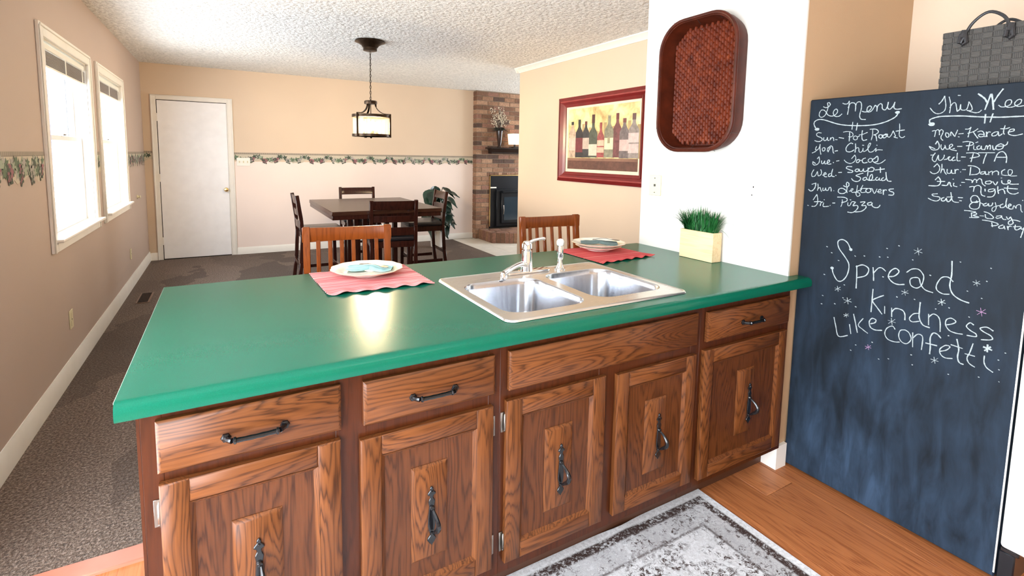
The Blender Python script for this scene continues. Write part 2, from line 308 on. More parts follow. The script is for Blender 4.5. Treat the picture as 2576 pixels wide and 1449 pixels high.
CHALK = {
 'chalk_menu': [
  (50,[100,16670,0,16620,-120,16650,-180,16740,-130,16820,-60,16800,-90,16690,-90,16580,-60,16450,0,16300,120,16220,230,16260,250,16390,180,16520,70,16520,-30,16430,-110,16310,-230,16250,-330,16250,-440,16310,-500,16420,-470,16510,-400,16520,-330,16410,-360,16280,-440,16220,-570,16220,-680,16310]),(50,[-680,16750,-770,16710,-870,16720,-930,16820]),(50,[-930,16820,-930,16590,-900,16270]),(50,[-900,16550,-970,16710,-1070,16740,-1160,16690,-1190,16580,-1190,16390]),
  (50,[-1180,16570,-1220,16720,-1320,16760,-1390,16690,-1410,16510,-1380,16310,-1370,16160,-1440,16050,-1600,16030]),(50,[-1440,16370,-1560,16330,-1700,16370,-1780,16490,-1720,16560,-1640,16510,-1620,16390,-1680,16320,-1780,16350,-1850,16460,-1900,16570]),(50,[-1900,16570,-1970,16510,-1980,16330]),(50,[-1980,16390,-2000,16540,-2090,16620,-2150,16560,-2160,16440,-2220,16370,-2290,16380,-2340,16510,-2360,16660]),
  (50,[-2350,16650,-2340,16490,-2380,16390,-2450,16390,-2530,16500,-2580,16640]),(50,[-2580,16640,-2560,16510,-2570,16410,-2660,16360,-2820,16370]),(60,[340,15740,430,15890,440,16010,350,16100,180,16130,-40,16080,-280,15990,-540,15900,-820,15840,-1090,15810,-1390,15790,-1720,15790,-2030,15820,-2300,15890,-2500,15980,-2640,16070,-2710,16180]),(50,[-1130,15950,-1120,15650]),(50,[-1310,15900,-1290,15610]),
  (150,[360,15680,230,15740]),(130,[-2640,16240,-2750,16240]),(50,[100,15540,230,15560,300,15500,260,15410,110,15350,40,15270,110,15190,240,15180,360,15220]),(50,[-20,15350,-20,15240,-90,15210,-150,15270,-170,15350]),(50,[-170,15340,-190,15230,-250,15220]),(50,[-290,15230,-300,15330]),(50,[-300,15270,-360,15340,-420,15310,-440,15200]),(40,[-500,15250,-580,15240]),(50,[-640,15330,-740,15310,-830,15290]),
  (40,[-790,15550,-940,15570,-1100,15540,-1180,15440,-1130,15350,-1010,15350]),(50,[-1040,15540,-1050,15340,-1050,15170]),(40,[-1220,15370,-1200,15280,-1260,15220,-1340,15240,-1350,15330,-1280,15380,-1220,15360]),(40,[-1350,15330,-1430,15380]),(50,[-1520,15590,-1510,15420,-1540,15240,-1600,15190,-1710,15220]),(40,[-1410,15420,-1550,15440,-1710,15510]),(50,[-1790,15630,-1980,15630,-2080,15570,-2090,15490,-2010,15420,-1940,15400]),
  (40,[-1890,15610,-1900,15400,-1870,15200]),(50,[-1940,15400,-2020,15370,-2070,15160]),(50,[-2140,15400,-2130,15310,-2200,15260,-2250,15310,-2230,15390,-2160,15400]),(50,[-2250,15380,-2350,15390,-2430,15410,-2350,15420,-2280,15360,-2280,15290,-2350,15280,-2420,15370]),(40,[-2420,15390,-2440,15320,-2500,15300,-2560,15390,-2610,15540]),(40,[-2610,15540,-2660,15430,-2700,15330,-2650,15300,-2780,15260]),
  (40,[-2800,15800,-2820,15580,-2820,15380,-2870,15290,-2940,15270,-3010,15320]),(50,[-2700,15520,-2830,15540,-2980,15560]),(50,[260,14970,300,14840,230,14810,150,14890,110,15050]),(50,[230,14820,300,14740,430,14680]),(50,[120,15050,100,14820,50,14620]),(50,[-20,14910,10,14840,-30,14760,-100,14800,-100,14890,-40,14910]),(50,[-210,14760,-220,14910]),(50,[-220,14870,-310,14970,-380,14970,-420,14890,-450,14720,-490,14670]),
  (50,[-330,14930,-270,14800,-240,14720]),(50,[-520,14760,-630,14780]),(50,[-1200,15060,-1120,15090,-1010,15000,-950,14870,-990,14750,-1130,14730,-1270,14810]),(50,[-1300,15060,-1320,14890,-1310,14710]),(40,[-1310,14830,-1380,14900,-1440,14870,-1460,14740,-1530,14710,-1590,14790,-1600,14880]),(40,[-1600,14880,-1610,14760,-1690,14760,-1790,14880,-1860,15040,-1830,15080,-1780,14990,-1780,14830,-1850,14720,-1960,14740,-2060,14860]),
  (40,[-2070,14880,-2070,14740]),(40,[-2050,14760,-2140,14810,-2300,14800]),(40,[-1560,15000,-1620,14990]),(40,[-2080,15000,-2100,14980]),(50,[190,14430,120,14520]),(50,[120,14520,90,14360,130,14220,270,14150,360,14190,370,14300]),(60,[370,14300,250,14220]),(50,[0,14350,-10,14240,-70,14220,-130,14340]),(50,[-130,14340,-150,14220,-240,14230]),(50,[-240,14250,-330,14310,-330,14370,-270,14370,-240,14260,-300,14200,-410,14220]),
  (50,[-480,14280,-510,14270]),(50,[-610,14340,-720,14360]),(50,[-1200,14450,-1310,14600]),(40,[-1310,14600,-1360,14480,-1320,14340,-1170,14250,-1010,14300,-920,14390]),(50,[-1410,14400,-1390,14320,-1450,14290,-1510,14360,-1480,14420,-1420,14400]),(40,[-1510,14380,-1580,14390]),(50,[-1720,14480,-1630,14440,-1610,14340,-1680,14280,-1800,14310]),(40,[-1870,14460,-1820,14390,-1880,14310,-1960,14350,-1970,14450,-1880,14470]),
  (50,[-1970,14410,-2080,14500,-2130,14560,-2170,14490,-2160,14360,-2060,14320]),(40,[-1960,14410,-2030,14320,-2170,14260,-2300,14300,-2430,14420]),(50,[300,13950,380,13780,350,13650,230,13680,140,13870]),(50,[140,13870,90,13690,-20,13750,-30,13880,10,13960]),(50,[-90,13720,-180,13760,-240,13780,-190,13840,-140,13780,-170,13670,-280,13660]),(50,[-410,13810,-330,13750,-360,13670,-450,13710]),(50,[-490,14000,-460,13830,-480,13700,-590,13680]),
  (50,[-620,13740,-650,13730]),(50,[-730,13860,-860,13870]),(50,[-1240,14120,-1070,14120,-1030,14050,-1160,13990,-1290,13940,-1240,13880,-1090,13880]),(50,[-1400,14020,-1370,13950,-1450,13920,-1510,13970,-1490,14030,-1410,14020]),(50,[-1520,14030,-1550,13940,-1640,13950,-1680,14050]),(50,[-1680,14050,-1690,13950,-1770,13940,-1820,13990]),(50,[-1850,14090,-1850,13920,-1850,13750]),(50,[-1850,14030,-1950,14110,-2060,14070,-2030,13960,-1880,13940]),
  (50,[-2110,14010,-2430,14060]),(50,[-2280,14120,-2300,13910]),(50,[-1680,13870,-1510,13810,-1420,13750,-1570,13700,-1600,13610,-1500,13520,-1350,13540,-1260,13630]),(50,[-1790,13710,-1690,13650,-1720,13580,-1800,13600,-1830,13670,-1780,13710]),(50,[-1830,13640,-1940,13580,-2030,13660,-2020,13810,-1970,13810,-1920,13660,-1970,13590,-2120,13610]),(50,[-2210,13730,-2150,13670,-2170,13610,-2250,13620,-2280,13700]),
  (40,[-2280,13700,-2300,13610,-2380,13620]),(50,[-2420,13720,-2360,13660,-2390,13600,-2480,13630,-2520,13710]),(50,[-2490,13930,-2520,13740,-2580,13600,-2700,13590]),(50,[340,13300,170,13370]),(60,[170,13370,180,13210,250,13070,360,13000,470,13070]),(50,[80,13340,60,13180,80,13040]),(50,[70,13120,-20,13180,-60,13090,-100,13010]),(50,[-150,13170,-150,13070,-230,13080,-260,13180]),(50,[-260,13180,-290,13080,-370,13090,-400,13190]),
  (50,[-390,13190,-470,13210,-500,13050]),(50,[-600,13080,-610,13080]),(50,[-970,13320,-1090,13270,-1170,13310,-1180,13410,-1110,13470,-1080,13390,-1120,13230,-1100,13080,-1000,12990,-850,12990,-780,13070,-830,13180,-960,13200,-1100,13110,-1140,13030]),(40,[-1210,13100,-1330,13150,-1350,13210,-1290,13200,-1280,13110,-1350,13060,-1420,13080]),(40,[-1510,13360,-1500,13180,-1480,13010,-1540,12910,-1630,12960,-1600,13050,-1490,13080]),
  (50,[-1430,13060,-1580,13150,-1680,13210]),(40,[-1710,13380,-1660,13250,-1650,13110,-1720,13080,-1840,13110]),(40,[-1620,13240,-1910,13260,-2060,13260]),(50,[-1900,13260,-1830,13180,-1890,13090,-1990,13120,-2020,13210,-1950,13270]),(40,[-2060,13260,-2150,13070,-2230,13260]),(40,[-2240,13150,-2370,13180,-2360,13250,-2300,13230,-2290,13120,-2410,13110]),(50,[-2450,13240,-2470,13050]),(50,[-2460,13150,-2500,13240,-2570,13230]),
  (50,[-2800,13300,-2650,13270,-2690,13200,-2810,13160,-2800,13060,-2650,13050]),(50,[460,12360,410,12350]),(50,[230,12620,90,12870]),(50,[90,12870,40,12690,40,12480,130,12350,270,12330]),(50,[180,12540,-50,12570]),(50,[-40,12570,-110,12560,-90,12390]),(50,[-110,12520,-190,12570]),(50,[-230,12530,-210,12380,-310,12370,-450,12400]),(50,[-230,12670,-250,12660]),(50,[-490,12440,-510,12440]),(50,[-590,12550,-690,12560]),
  (50,[-770,12820,-1030,12830,-1160,12770,-1130,12670,-950,12600]),(40,[-970,12730,-980,12590,-940,12430]),(40,[-1200,12630,-1210,12500,-1290,12520,-1350,12670,-1490,12670]),(50,[-1490,12670,-1400,12510,-1540,12540,-1600,12460,-1500,12290,-1370,12220,-1220,12230]),(50,[-1270,12750,-1310,12740]),(50,[-1670,12680,-1840,12710,-1730,12550,-1870,12560,-1890,12470,-1750,12320,-1510,12260]),(50,[-2070,12720,-1940,12660,-1970,12590,-2070,12610,-2110,12690]),
  (50,[-2090,12690,-2120,12560,-2240,12510,-2340,12540,-2390,12630]),],
 'chalk_schedule': [
  (50,[-3970,16450,-4050,16550,-4120,16720]),(40,[-4120,16720,-4150,16560,-4180,16380,-4160,16210,-4060,16120,-3940,16110,-3830,16180,-3720,16330]),(40,[-4250,16680,-4300,16500,-4320,16310,-4310,16110]),(40,[-4300,16290,-4370,16440,-4450,16450,-4490,16300,-4520,16150]),(50,[-4520,16150,-4590,16230,-4600,16390]),(40,[-4600,16390,-4620,16220,-4700,16180,-4780,16210,-4810,16330,-4820,16460]),(40,[-4820,16460,-4890,16340,-4930,16200,-4880,16150,-4790,16170]),
  (40,[-4790,16170,-4890,16120,-5030,16070,-5130,16090,-5180,16150]),(40,[-5610,16280,-5680,16220,-5780,16220,-5900,16280,-5920,16400,-5860,16440,-5790,16400,-5770,16290,-5810,16210,-5920,16190,-6040,16230,-6140,16300,-6160,16400,-6110,16430,-6050,16400,-6000,16310,-6030,16240,-6110,16200,-6230,16220]),(40,[-4500,16710,-4570,16700]),(70,[-5050,16710,-5170,16600,-5250,16510,-5300,16400]),(60,[-5380,16670,-5340,16470,-5270,16160]),
  (70,[-5400,16670,-5450,16430,-5490,16150]),(60,[-5480,16400,-5570,16610,-5680,16810]),(60,[-3750,15800,-3750,15900,-3870,15960,-4040,16000,-4330,16000,-4710,15980,-5090,15930,-5410,15900,-5710,15880,-6000,15880,-6260,15880]),(60,[-5300,16000,-5300,15700]),(60,[-5490,16010,-5440,15730]),(160,[-3750,15720,-3880,15750]),(40,[-3850,15480,-3950,15490,-3940,15280]),(40,[-3950,15480,-4010,15530,-4060,15490,-4080,15340]),
  (40,[-4070,15460,-4120,15530,-4180,15470,-4160,15360,-4130,15270,-4150,15190,-4200,15140]),(40,[-4260,15410,-4260,15320,-4310,15250,-4360,15280,-4340,15380,-4270,15410]),(40,[-4410,15300,-4410,15440,-4520,15280,-4540,15320,-4590,15500]),(40,[-4620,15260,-4660,15250]),(40,[-4630,15360,-4760,15370]),(40,[-4800,15520,-4890,15520,-4950,15580]),(40,[-4950,15580,-4920,15420,-4900,15240]),(40,[-5140,15520,-5040,15430,-4880,15370]),
  (40,[-5030,15410,-5100,15290,-5170,15190]),(40,[-5140,15410,-5230,15440,-5300,15390,-5320,15270,-5240,15240,-5180,15270,-5200,15330,-5310,15320]),(30,[-5320,15260,-5370,15250,-5390,15400]),(40,[-5370,15410,-5400,15240]),(40,[-5390,15330,-5430,15400,-5480,15390]),(40,[-5680,15400,-5590,15390,-5520,15320,-5550,15260,-5640,15290,-5680,15380]),(40,[-5680,15380,-5710,15260,-5780,15330]),(40,[-5830,15600,-5810,15470,-5810,15360,-5840,15310]),
  (40,[-5720,15500,-5850,15490,-5950,15530]),(40,[-5920,15380,-6050,15410,-6060,15470,-5970,15460,-5930,15370,-5960,15300,-6100,15260,-6280,15310]),(50,[-3990,15010,-4040,15120]),(40,[-4040,15120,-4100,14990,-4100,14860,-4030,14800,-3900,14810,-3810,14930]),(40,[-3810,14930,-3990,14840]),(40,[-4160,14990,-4160,14890,-4220,14800,-4280,14920]),(40,[-4270,14970,-4320,14830,-4410,14840]),(40,[-4410,14870,-4490,14940,-4470,15000,-4410,14970,-4410,14860,-4490,14800,-4620,14770]),
  (40,[-4510,14840,-4560,14850]),(40,[-4630,14920,-4760,14920]),(40,[-4770,15070,-4900,15090,-5040,15050,-5060,14990,-4990,14950,-4870,14940]),(40,[-4970,15070,-4950,14920,-4940,14780]),(30,[-5080,14950,-5090,14820,-5160,14810]),(40,[-5120,15040,-5180,15070]),(40,[-5230,14940,-5170,14900,-5190,14820,-5260,14840,-5280,14930]),(40,[-5280,14910,-5300,14820,-5380,14810]),(40,[-5380,14810,-5410,14940,-5440,14910,-5450,14820]),
  (40,[-5450,14880,-5500,14960,-5520,14900,-5520,14810]),(40,[-5570,14940,-5600,14810,-5640,14810,-5670,14910]),(40,[-5770,15000,-5680,14940,-5660,14850,-5720,14800,-5820,14840,-5850,14950,-5770,15000]),(40,[-5690,14920,-5820,14920,-5920,14970,-5940,15060]),(40,[-3880,14610,-3960,14620,-4010,14690]),(40,[-4000,14670,-3940,14540,-3950,14430,-4040,14380,-4110,14610]),(40,[-4110,14610,-4140,14430,-4230,14450,-4280,14550,-4280,14620]),
  (40,[-4290,14450,-4380,14480,-4410,14550,-4460,14550]),(40,[-4430,14550,-4420,14450,-4480,14420]),(40,[-4480,14420,-4540,14500,-4580,14550,-4540,14520,-4530,14420,-4620,14440]),(40,[-4650,14690,-4650,14550,-4670,14420,-4750,14420]),(40,[-4770,14550,-4890,14550]),(40,[-4900,14690,-5100,14700,-5220,14660,-5240,14570,-5010,14510]),(40,[-5090,14670,-5070,14520,-5050,14380]),(40,[-5220,14700,-5650,14700]),
  (40,[-5440,14670,-5400,14500,-5380,14330]),(40,[-5660,14410,-5700,14600,-5750,14700,-5840,14740,-5920,14660,-5960,14530,-5960,14370]),(40,[-5710,14550,-5930,14550]),(40,[-4010,14180,-4100,14300]),(40,[-4100,14300,-4180,14180,-4180,14050,-4100,13950,-3990,13940,-3910,14010]),(40,[-4240,14290,-4250,14130,-4230,13970]),(40,[-4230,14040,-4300,14120,-4340,14010,-4400,13920]),(40,[-4410,14110,-4420,13980,-4510,13970,-4530,14090]),
  (40,[-4530,14090,-4560,13970,-4620,13970]),(40,[-4630,14110,-4650,13960]),(40,[-4640,14040,-4680,14110,-4730,14100]),(40,[-4790,14030,-4800,14020]),(40,[-4840,14110,-4930,14110]),(40,[-4980,14250,-5140,14240,-5280,14160,-5310,14040,-5240,13960,-5100,13940]),(40,[-5060,14200,-5060,13920]),(40,[-5460,14060,-5360,14040,-5340,13980,-5420,13980,-5460,14050]),(40,[-5460,14050,-5480,13960,-5530,13980]),
  (30,[-5540,14070,-5560,13950]),(30,[-5550,14020,-5620,14080,-5640,14050,-5650,13950]),(40,[-5640,14030,-5730,14090,-5790,14060,-5800,13960]),(40,[-5950,14150,-5880,14090,-5880,14000]),(30,[-5880,13970,-5980,13950,-6100,13970,-6140,14070,-6110,14140,-6040,14130,-6040,14020,-6100,13940,-6260,13950]),(40,[-4090,13710,-4170,13830]),(50,[-4170,13830,-4240,13720,-4250,13600,-4170,13500,-3910,13490]),(50,[-4150,13660,-4380,13670]),
  (50,[-4300,13530,-4450,13530,-4490,13640,-4550,13610]),(40,[-4520,13610,-4580,13490]),(40,[-4640,13630,-4640,13530,-4740,13500]),(40,[-4600,13760,-4620,13760]),(40,[-4820,13560,-4840,13550]),(40,[-4850,13660,-4940,13660]),(40,[-4950,13770,-5120,13750,-5140,13660]),(40,[-5140,13660,-5190,13780,-5250,13760,-5260,13670]),(40,[-5250,13720,-5320,13810,-5380,13780,-5420,13640,-5500,13570]),(40,[-5600,13750,-5500,13720,-5510,13650,-5610,13650,-5650,13720,-5600,13750]),
  (40,[-5680,13730,-5760,13620,-5800,13730]),(40,[-5900,13780,-5920,13690,-6000,13660,-6080,13690,-6120,13760,-6070,13800,-6060,13730,-6130,13670,-6320,13680]),(30,[-5870,13860,-5900,13860]),(40,[-5080,13510,-5200,13530,-5200,13360]),(40,[-5200,13510,-5300,13580,-5390,13520,-5400,13350,-5440,13250,-5520,13220]),(40,[-5500,13470,-5510,13390]),(40,[-5720,13490,-5600,13450,-5610,13380,-5720,13410,-5750,13490]),
  (40,[-5750,13490,-5770,13340,-5710,13220,-5580,13200]),(40,[-5820,13580,-5830,13450,-5860,13330]),(40,[-5840,13430,-5940,13490,-5990,13440,-6020,13340]),(40,[-6070,13610,-6070,13450,-6150,13360,-6260,13350,-6340,13400]),(40,[-5980,13530,-6310,13520]),(40,[-4200,13210,-4040,13180,-4090,13120,-4270,13090,-4270,13000,-4180,12940,-4040,12970,-3930,13030]),(50,[-4400,13090,-4330,13040,-4350,12960,-4430,12980,-4470,13070]),
  (50,[-4470,13070,-4510,12950,-4580,12980,-4610,13070]),(40,[-4580,13290,-4620,13100,-4650,13000,-4720,12950,-4830,12950]),(40,[-4480,13110,-4650,13130]),(40,[-4800,13120,-4930,13120]),(40,[-4850,13010,-4910,13010]),(40,[-5310,13050,-5340,12990,-5180,12990]),(40,[-5380,13030,-5220,12980,-5140,12880,-5170,12780,-5280,12750,-5380,12790,-5410,12910,-5390,13080,-5310,13210,-5200,13210,-5150,13110,-5180,12990]),
  (40,[-5410,12990,-5500,12950]),(40,[-5580,12990,-5500,12930,-5530,12890,-5600,12910,-5630,12980]),(40,[-5630,12980,-5650,12900,-5720,12920,-5740,13010]),(30,[-5800,13030,-5840,12860,-5800,12730,-5740,12750,-5760,12860,-5910,12940]),(40,[-6000,13000,-5930,12940,-5960,12870,-6040,12900,-6080,12990]),(40,[-6080,13190,-6070,13020,-6100,12890,-6150,12880]),(40,[-6140,12930,-6200,12970,-6180,13010,-6140,12980,-6160,12860,-6230,12850]),
  (30,[-6250,12850,-6270,12970,-6330,12880,-6330,12960,-6380,13010,-6430,12990,-6450,12840,-6490,12770]),(40,[-6460,13160,-6470,13150]),(40,[-5010,12680,-5150,12680,-5320,12660]),(40,[-5210,12620,-5230,12460]),(40,[-5210,12610,-5320,12630,-5350,12580,-5260,12530,-5400,12500,-5390,12470,-5170,12450]),(30,[-5440,12540,-5550,12540]),(40,[-5540,12690,-5670,12650,-5790,12540,-5780,12480,-5660,12470,-5600,12500,-5580,12600]),
  (40,[-5870,12570,-5990,12600,-5990,12550,-5900,12500,-5860,12530]),(40,[-5990,12580,-6050,12490,-6120,12490]),(40,[-6120,12580,-6170,12500,-6210,12570]),(40,[-6220,12590,-6270,12480,-6300,12380,-6220,12330,-6180,12390,-6240,12480,-6360,12490,-6460,12460]),(40,[-5520,12400,-5690,12390,-5860,12350,-5940,12310,-5890,12260,-5770,12230]),(40,[-5770,12340,-5800,12200]),(40,[-6060,12300,-5970,12240,-5970,12180,-6070,12190,-6090,12270]),
  (30,[-6090,12270,-6120,12160]),(40,[-6170,12270,-6200,12150]),(40,[-6190,12210,-6220,12280,-6270,12270]),(40,[-6360,12340,-6360,12200,-6420,12180,-6500,12260]),(40,[-6310,12270,-6480,12300]),(40,[-6500,12290,-6510,12220,-6570,12240]),(40,[-6570,12270,-6550,12110,-6520,11940]),],
 'chalk_saying': [
  (60,[-1450,10700,-1310,10950,-1110,11050,-940,10940,-1000,10660,-1250,10350,-1440,10040,-1410,9610,-1240,9310,-1040,9270,-850,9540,-790,9770]),(60,[-1740,10050,-1770,9690,-1790,9110]),(60,[-1720,10000,-1960,10130,-2190,10010,-2110,9720,-1800,9560]),(60,[-2340,10100,-2380,9820,-2400,9570]),(50,[-2370,9860,-2520,10100,-2650,10140,-2790,10040]),(60,[-2920,9850,-3100,9910,-3240,10110,-3120,10220,-2960,10080,-2900,9840,-3050,9660,-3240,9610,-3450,9660]),
  (50,[-3490,10140,-3650,10300,-3860,10330,-4010,10170,-4040,10010,-3990,9750,-3850,9610,-3670,9670,-3620,9870,-3710,9980,-3890,10000,-3970,9780,-4120,9610,-4360,9560]),(60,[-4820,10830,-4850,10350,-4830,9940,-4940,9650,-5170,9500,-5410,9450]),(50,[-4910,10100,-4760,10230,-4570,10170,-4450,9890,-4470,9690,-4650,9590,-4840,9620]),(60,[-2410,9220,-2410,8740,-2410,8280]),(60,[-2800,9060,-2610,8930,-2430,8750,-2610,8520,-2800,8300]),
  (50,[-2870,8640,-2890,8350]),(50,[-3110,8640,-3140,8290]),(60,[-3130,8490,-3240,8650,-3460,8650,-3560,8520,-3580,8290]),(60,[-4010,9100,-4010,8730,-4030,8490,-4160,8270,-4370,8230]),(50,[-3990,8670,-3830,8600,-3720,8390,-3820,8290,-4040,8380]),(50,[-4300,8730,-4330,8320]),(50,[-4310,8610,-4430,8770,-4580,8730,-4660,8550,-4690,8180]),(50,[-4840,8480,-5010,8570,-5110,8680,-4980,8770,-4840,8680,-4830,8480,-4950,8310,-5150,8270,-5330,8290]),
  (50,[-5600,8710,-5500,8760,-5410,8610,-5530,8490,-5680,8420,-5690,8320,-5450,8290]),(50,[-6120,8660,-5950,8740,-5780,8650,-5870,8560,-6080,8470,-6110,8350,-5840,8260]),(60,[-1030,7650,-1130,7290,-1270,6890,-1620,7040]),(60,[-1660,7530,-1740,7150]),(60,[-1780,8010,-1890,7620,-1980,7280]),(50,[-2150,7930,-1990,7610,-2170,7470,-2360,7370]),(60,[-2430,7790,-2580,7880,-2610,8000,-2470,8030,-2380,7860,-2440,7650,-2620,7590,-2850,7650]),
  (50,[-3290,7830,-3190,7930,-3010,7780,-2960,7540,-3080,7360,-3310,7330,-3480,7380]),(50,[-3630,7910,-3470,7840,-3430,7610,-3530,7420,-3710,7390,-3840,7610,-3750,7840,-3610,7910]),(50,[-3870,7880,-3910,7330]),(50,[-3890,7670,-4030,7870,-4190,7810,-4190,7320]),(60,[-4730,7950,-4620,8060,-4490,8060,-4420,7850,-4450,7520,-4450,7250]),(60,[-4300,7620,-4640,7630]),(50,[-4750,7460,-4920,7560,-5020,7720,-4890,7730,-4740,7540,-4770,7360,-4910,7270,-5120,7320]),
  (60,[-5190,8060,-5270,7720,-5260,7440,-5320,7250,-5440,7220]),(50,[-5040,7810,-5370,7780]),(50,[-5640,8050,-5580,7710,-5520,7490,-5590,7320,-5750,7240]),(50,[-5450,7620,-5720,7620]),(50,[-5970,7730,-5980,7500,-6060,7340,-6230,7240]),(140,[-1430,10680,-1500,10680]),(140,[-750,9770,-830,9750]),(80,[-5920,8030,-6140,7990]),(80,[-6020,8140,-6030,7890]),(80,[-5960,7910,-6100,8090]),(20,[-3650,11040,-3920,10970]),
  (20,[-3760,11140,-3820,10870]),(20,[-3890,11110,-3680,10900]),(30,[-3380,9380,-3610,9340]),(20,[-3470,9470,-3520,9240]),(20,[-3590,9450,-3400,9260]),(30,[-4530,9290,-4760,9260]),(30,[-4620,9390,-4670,9160]),(30,[-4730,9370,-4550,9180]),(30,[-5450,10220,-5650,10180]),(20,[-5530,10300,-5580,10090]),(20,[-5630,10280,-5480,10110]),(30,[-1350,8520,-1660,8490]),(30,[-1480,8640,-1540,8370]),(20,[-1630,8620,-1380,8380]),
  (30,[-1400,7880,-1600,7870]),(30,[-1480,7960,-1520,7790]),(30,[-1580,7960,-1420,7800]),(20,[-3020,8120,-3290,8090]),(30,[-3130,8230,-3180,7980]),(20,[-3260,8220,-3050,7990]),(30,[-4500,7070,-4730,7060]),(30,[-4590,7180,-4640,6950]),(20,[-4710,7180,-4530,6950]),(20,[-960,8930,-1200,8900]),(30,[-1060,9030,-1110,8810]),(30,[-1180,9010,-980,8830]),(50,[-490,10650,-540,10640]),(50,[-700,10420,-750,10410]),
  (50,[-1000,10140,-1050,10130]),(50,[-1630,10450,-1670,10430]),(50,[-1970,10510,-2010,10500]),(50,[-2520,10570,-2560,10560]),(40,[-2800,10610,-2840,10600]),(50,[-2750,10950,-2790,10940]),(50,[-3140,11120,-3180,11110]),(50,[-3630,10660,-3660,10650]),(40,[-5040,10850,-5070,10840]),(40,[-5870,10790,-5900,10780]),(40,[-5800,10320,-5830,10310]),(40,[-5320,9860,-5350,9850]),(40,[-5720,9700,-5750,9690]),
  (50,[-1310,9150,-1350,9140]),(50,[-1300,8590,-1340,8580]),(50,[-990,8250,-1040,8240]),(50,[-1810,8340,-1860,8330]),(50,[-3230,9120,-3270,9110]),(50,[-3810,9170,-3840,9160]),(50,[-4480,8980,-4510,8980]),(50,[-4860,9130,-4890,9120]),(40,[-5440,8960,-5470,8950]),(50,[-4930,8110,-4960,8110]),(50,[-2530,7060,-2570,7050]),(50,[-1940,6740,-1980,6740]),(50,[-1770,6460,-1810,6450]),(40,[-2810,6460,-2850,6450]),
  (40,[-3140,6590,-3180,6580]),(50,[-3870,7010,-3910,7010]),(50,[-3940,6640,-3970,6640]),(50,[-5040,6700,-5070,6700]),(50,[-5870,6930,-5900,6930]),(40,[-6400,6980,-6420,6970]),(40,[-6360,7390,-6390,7380]),(40,[-6470,8010,-6500,8010]),(40,[-6320,7710,-6350,7710]),(50,[-470,9420,-520,9410]),(50,[-470,8480,-520,8470]),(60,[-450,8100,-500,8100]),(50,[-4210,10190,-4250,10180]),(50,[-2700,9800,-2740,9790]),
  ],
 'chalk_pink': [
  (30,[-5630,9240,-5890,9200]),(20,[-5730,9360,-5790,9080]),(20,[-5860,9340,-5660,9100]),(30,[-2310,6810,-2530,6800]),(30,[-2400,6910,-2450,6700]),(30,[-2510,6900,-2330,6710]),],
}
BOTTLES = [  # centre y, top z, half width, shoulder z, label top z, label bottom z, base z
  (3.170,1.811,0.061,1.716,1.641,1.507,1.431),
  (3.049,1.828,0.062,1.712,1.638,1.487,1.433),
  (2.939,1.805,0.057,1.708,1.636,1.521,1.434),
  (2.821,1.867,0.067,1.703,1.569,1.454,1.435),
  (2.701,1.782,0.054,1.663,1.608,1.484,1.436),
  (2.578,1.849,0.066,1.724,1.627,1.516,1.437),
  (2.460,1.858,0.060,1.733,1.509,1.505,1.438),
  (2.361,1.805,0.065,1.701,1.605,1.501,1.431),
  (2.236,1.843,0.070,1.716,1.665,1.481,1.433),
]
# ---------------------------------------------------------------- room shell
H = 2.5366; D = 6.6914; XW = 3.084; XC = 3.144; XP = 4.162; YW = .0715; YE = 1.012
def wall_with_holes(name, axis, at0, at1, u0, u1, z1, holes, mat):
    """wall slab at axis value at0..at1, running along the other axis u0..u1, rectangular holes (u0,u1,z0,z1)"""
    mb = MB(); us = sorted({u0, u1} | {h[0] for h in holes} | {h[1] for h in holes})
    for a, b in zip(us[:-1], us[1:]):
        hs = [h for h in holes if h[0] <= a+1e-6 and h[1] >= b-1e-6]
        spans = [(-.06, z1)] if not hs else [(-.06, hs[0][2]), (hs[0][3], z1)]
        for s0, s1 in spans:
            if s1-s0 < 1e-4: continue
            if axis == 'x': mb.box(at0, at1, a, b, s0, s1)
            else: mb.box(a, b, at0, at1, s0, s1)
    return struct(name, mb, mat)
W1 = (2.554, 3.807); W2 = (4.033, 5.263); WB, WT = .822, 2.142; CW = .075
holes = [(W1[0]+CW-.01, W1[1]-CW+.01, .89, WT-CW+.01), (W2[0]+CW-.01, W2[1]-CW+.01, .89, WT-CW+.01), (-2.35, .67, 0.0, 2.1)]
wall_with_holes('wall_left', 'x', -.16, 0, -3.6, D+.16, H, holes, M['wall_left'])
wall_with_holes('wall_back', 'y', D, D+.16, 0, 7.7, H, [], M['wall'])
wall_with_holes('wall_front', 'y', -3.6, -3.44, 0, 4.1, H, [], M['wall'])
wall_with_holes('wall_right', 'x', 7.5, 7.66, YE, D, H, [(4.0, 6.2, .75, 2.0)], M['wall'])
struct('wall_kitchen_right', MB().box(4.0, 4.16, -3.44, YW, -.06, H), M['wall'])
struct('wall_alcove', MB().box(XW+.004, 4.3, YW, YE, -.06, H), M['wall_alcove'])
struct('wall_partition', MB().box(XW-.006, XW+.004, YW, YE, -.06, H), M['white_wall'])
struct('wall_dining_right', MB().box(XP, XP+.12, YE, 4.326, -.06, H), M['wall'])
struct('wall_living_front', MB().box(4.3, 7.66, YE-.16, YE, -.06, H), M['wall'])
struct('ceiling', MB().box(-.16, 7.66, -3.6, D+.16, H, H+.1), M['ceiling'])
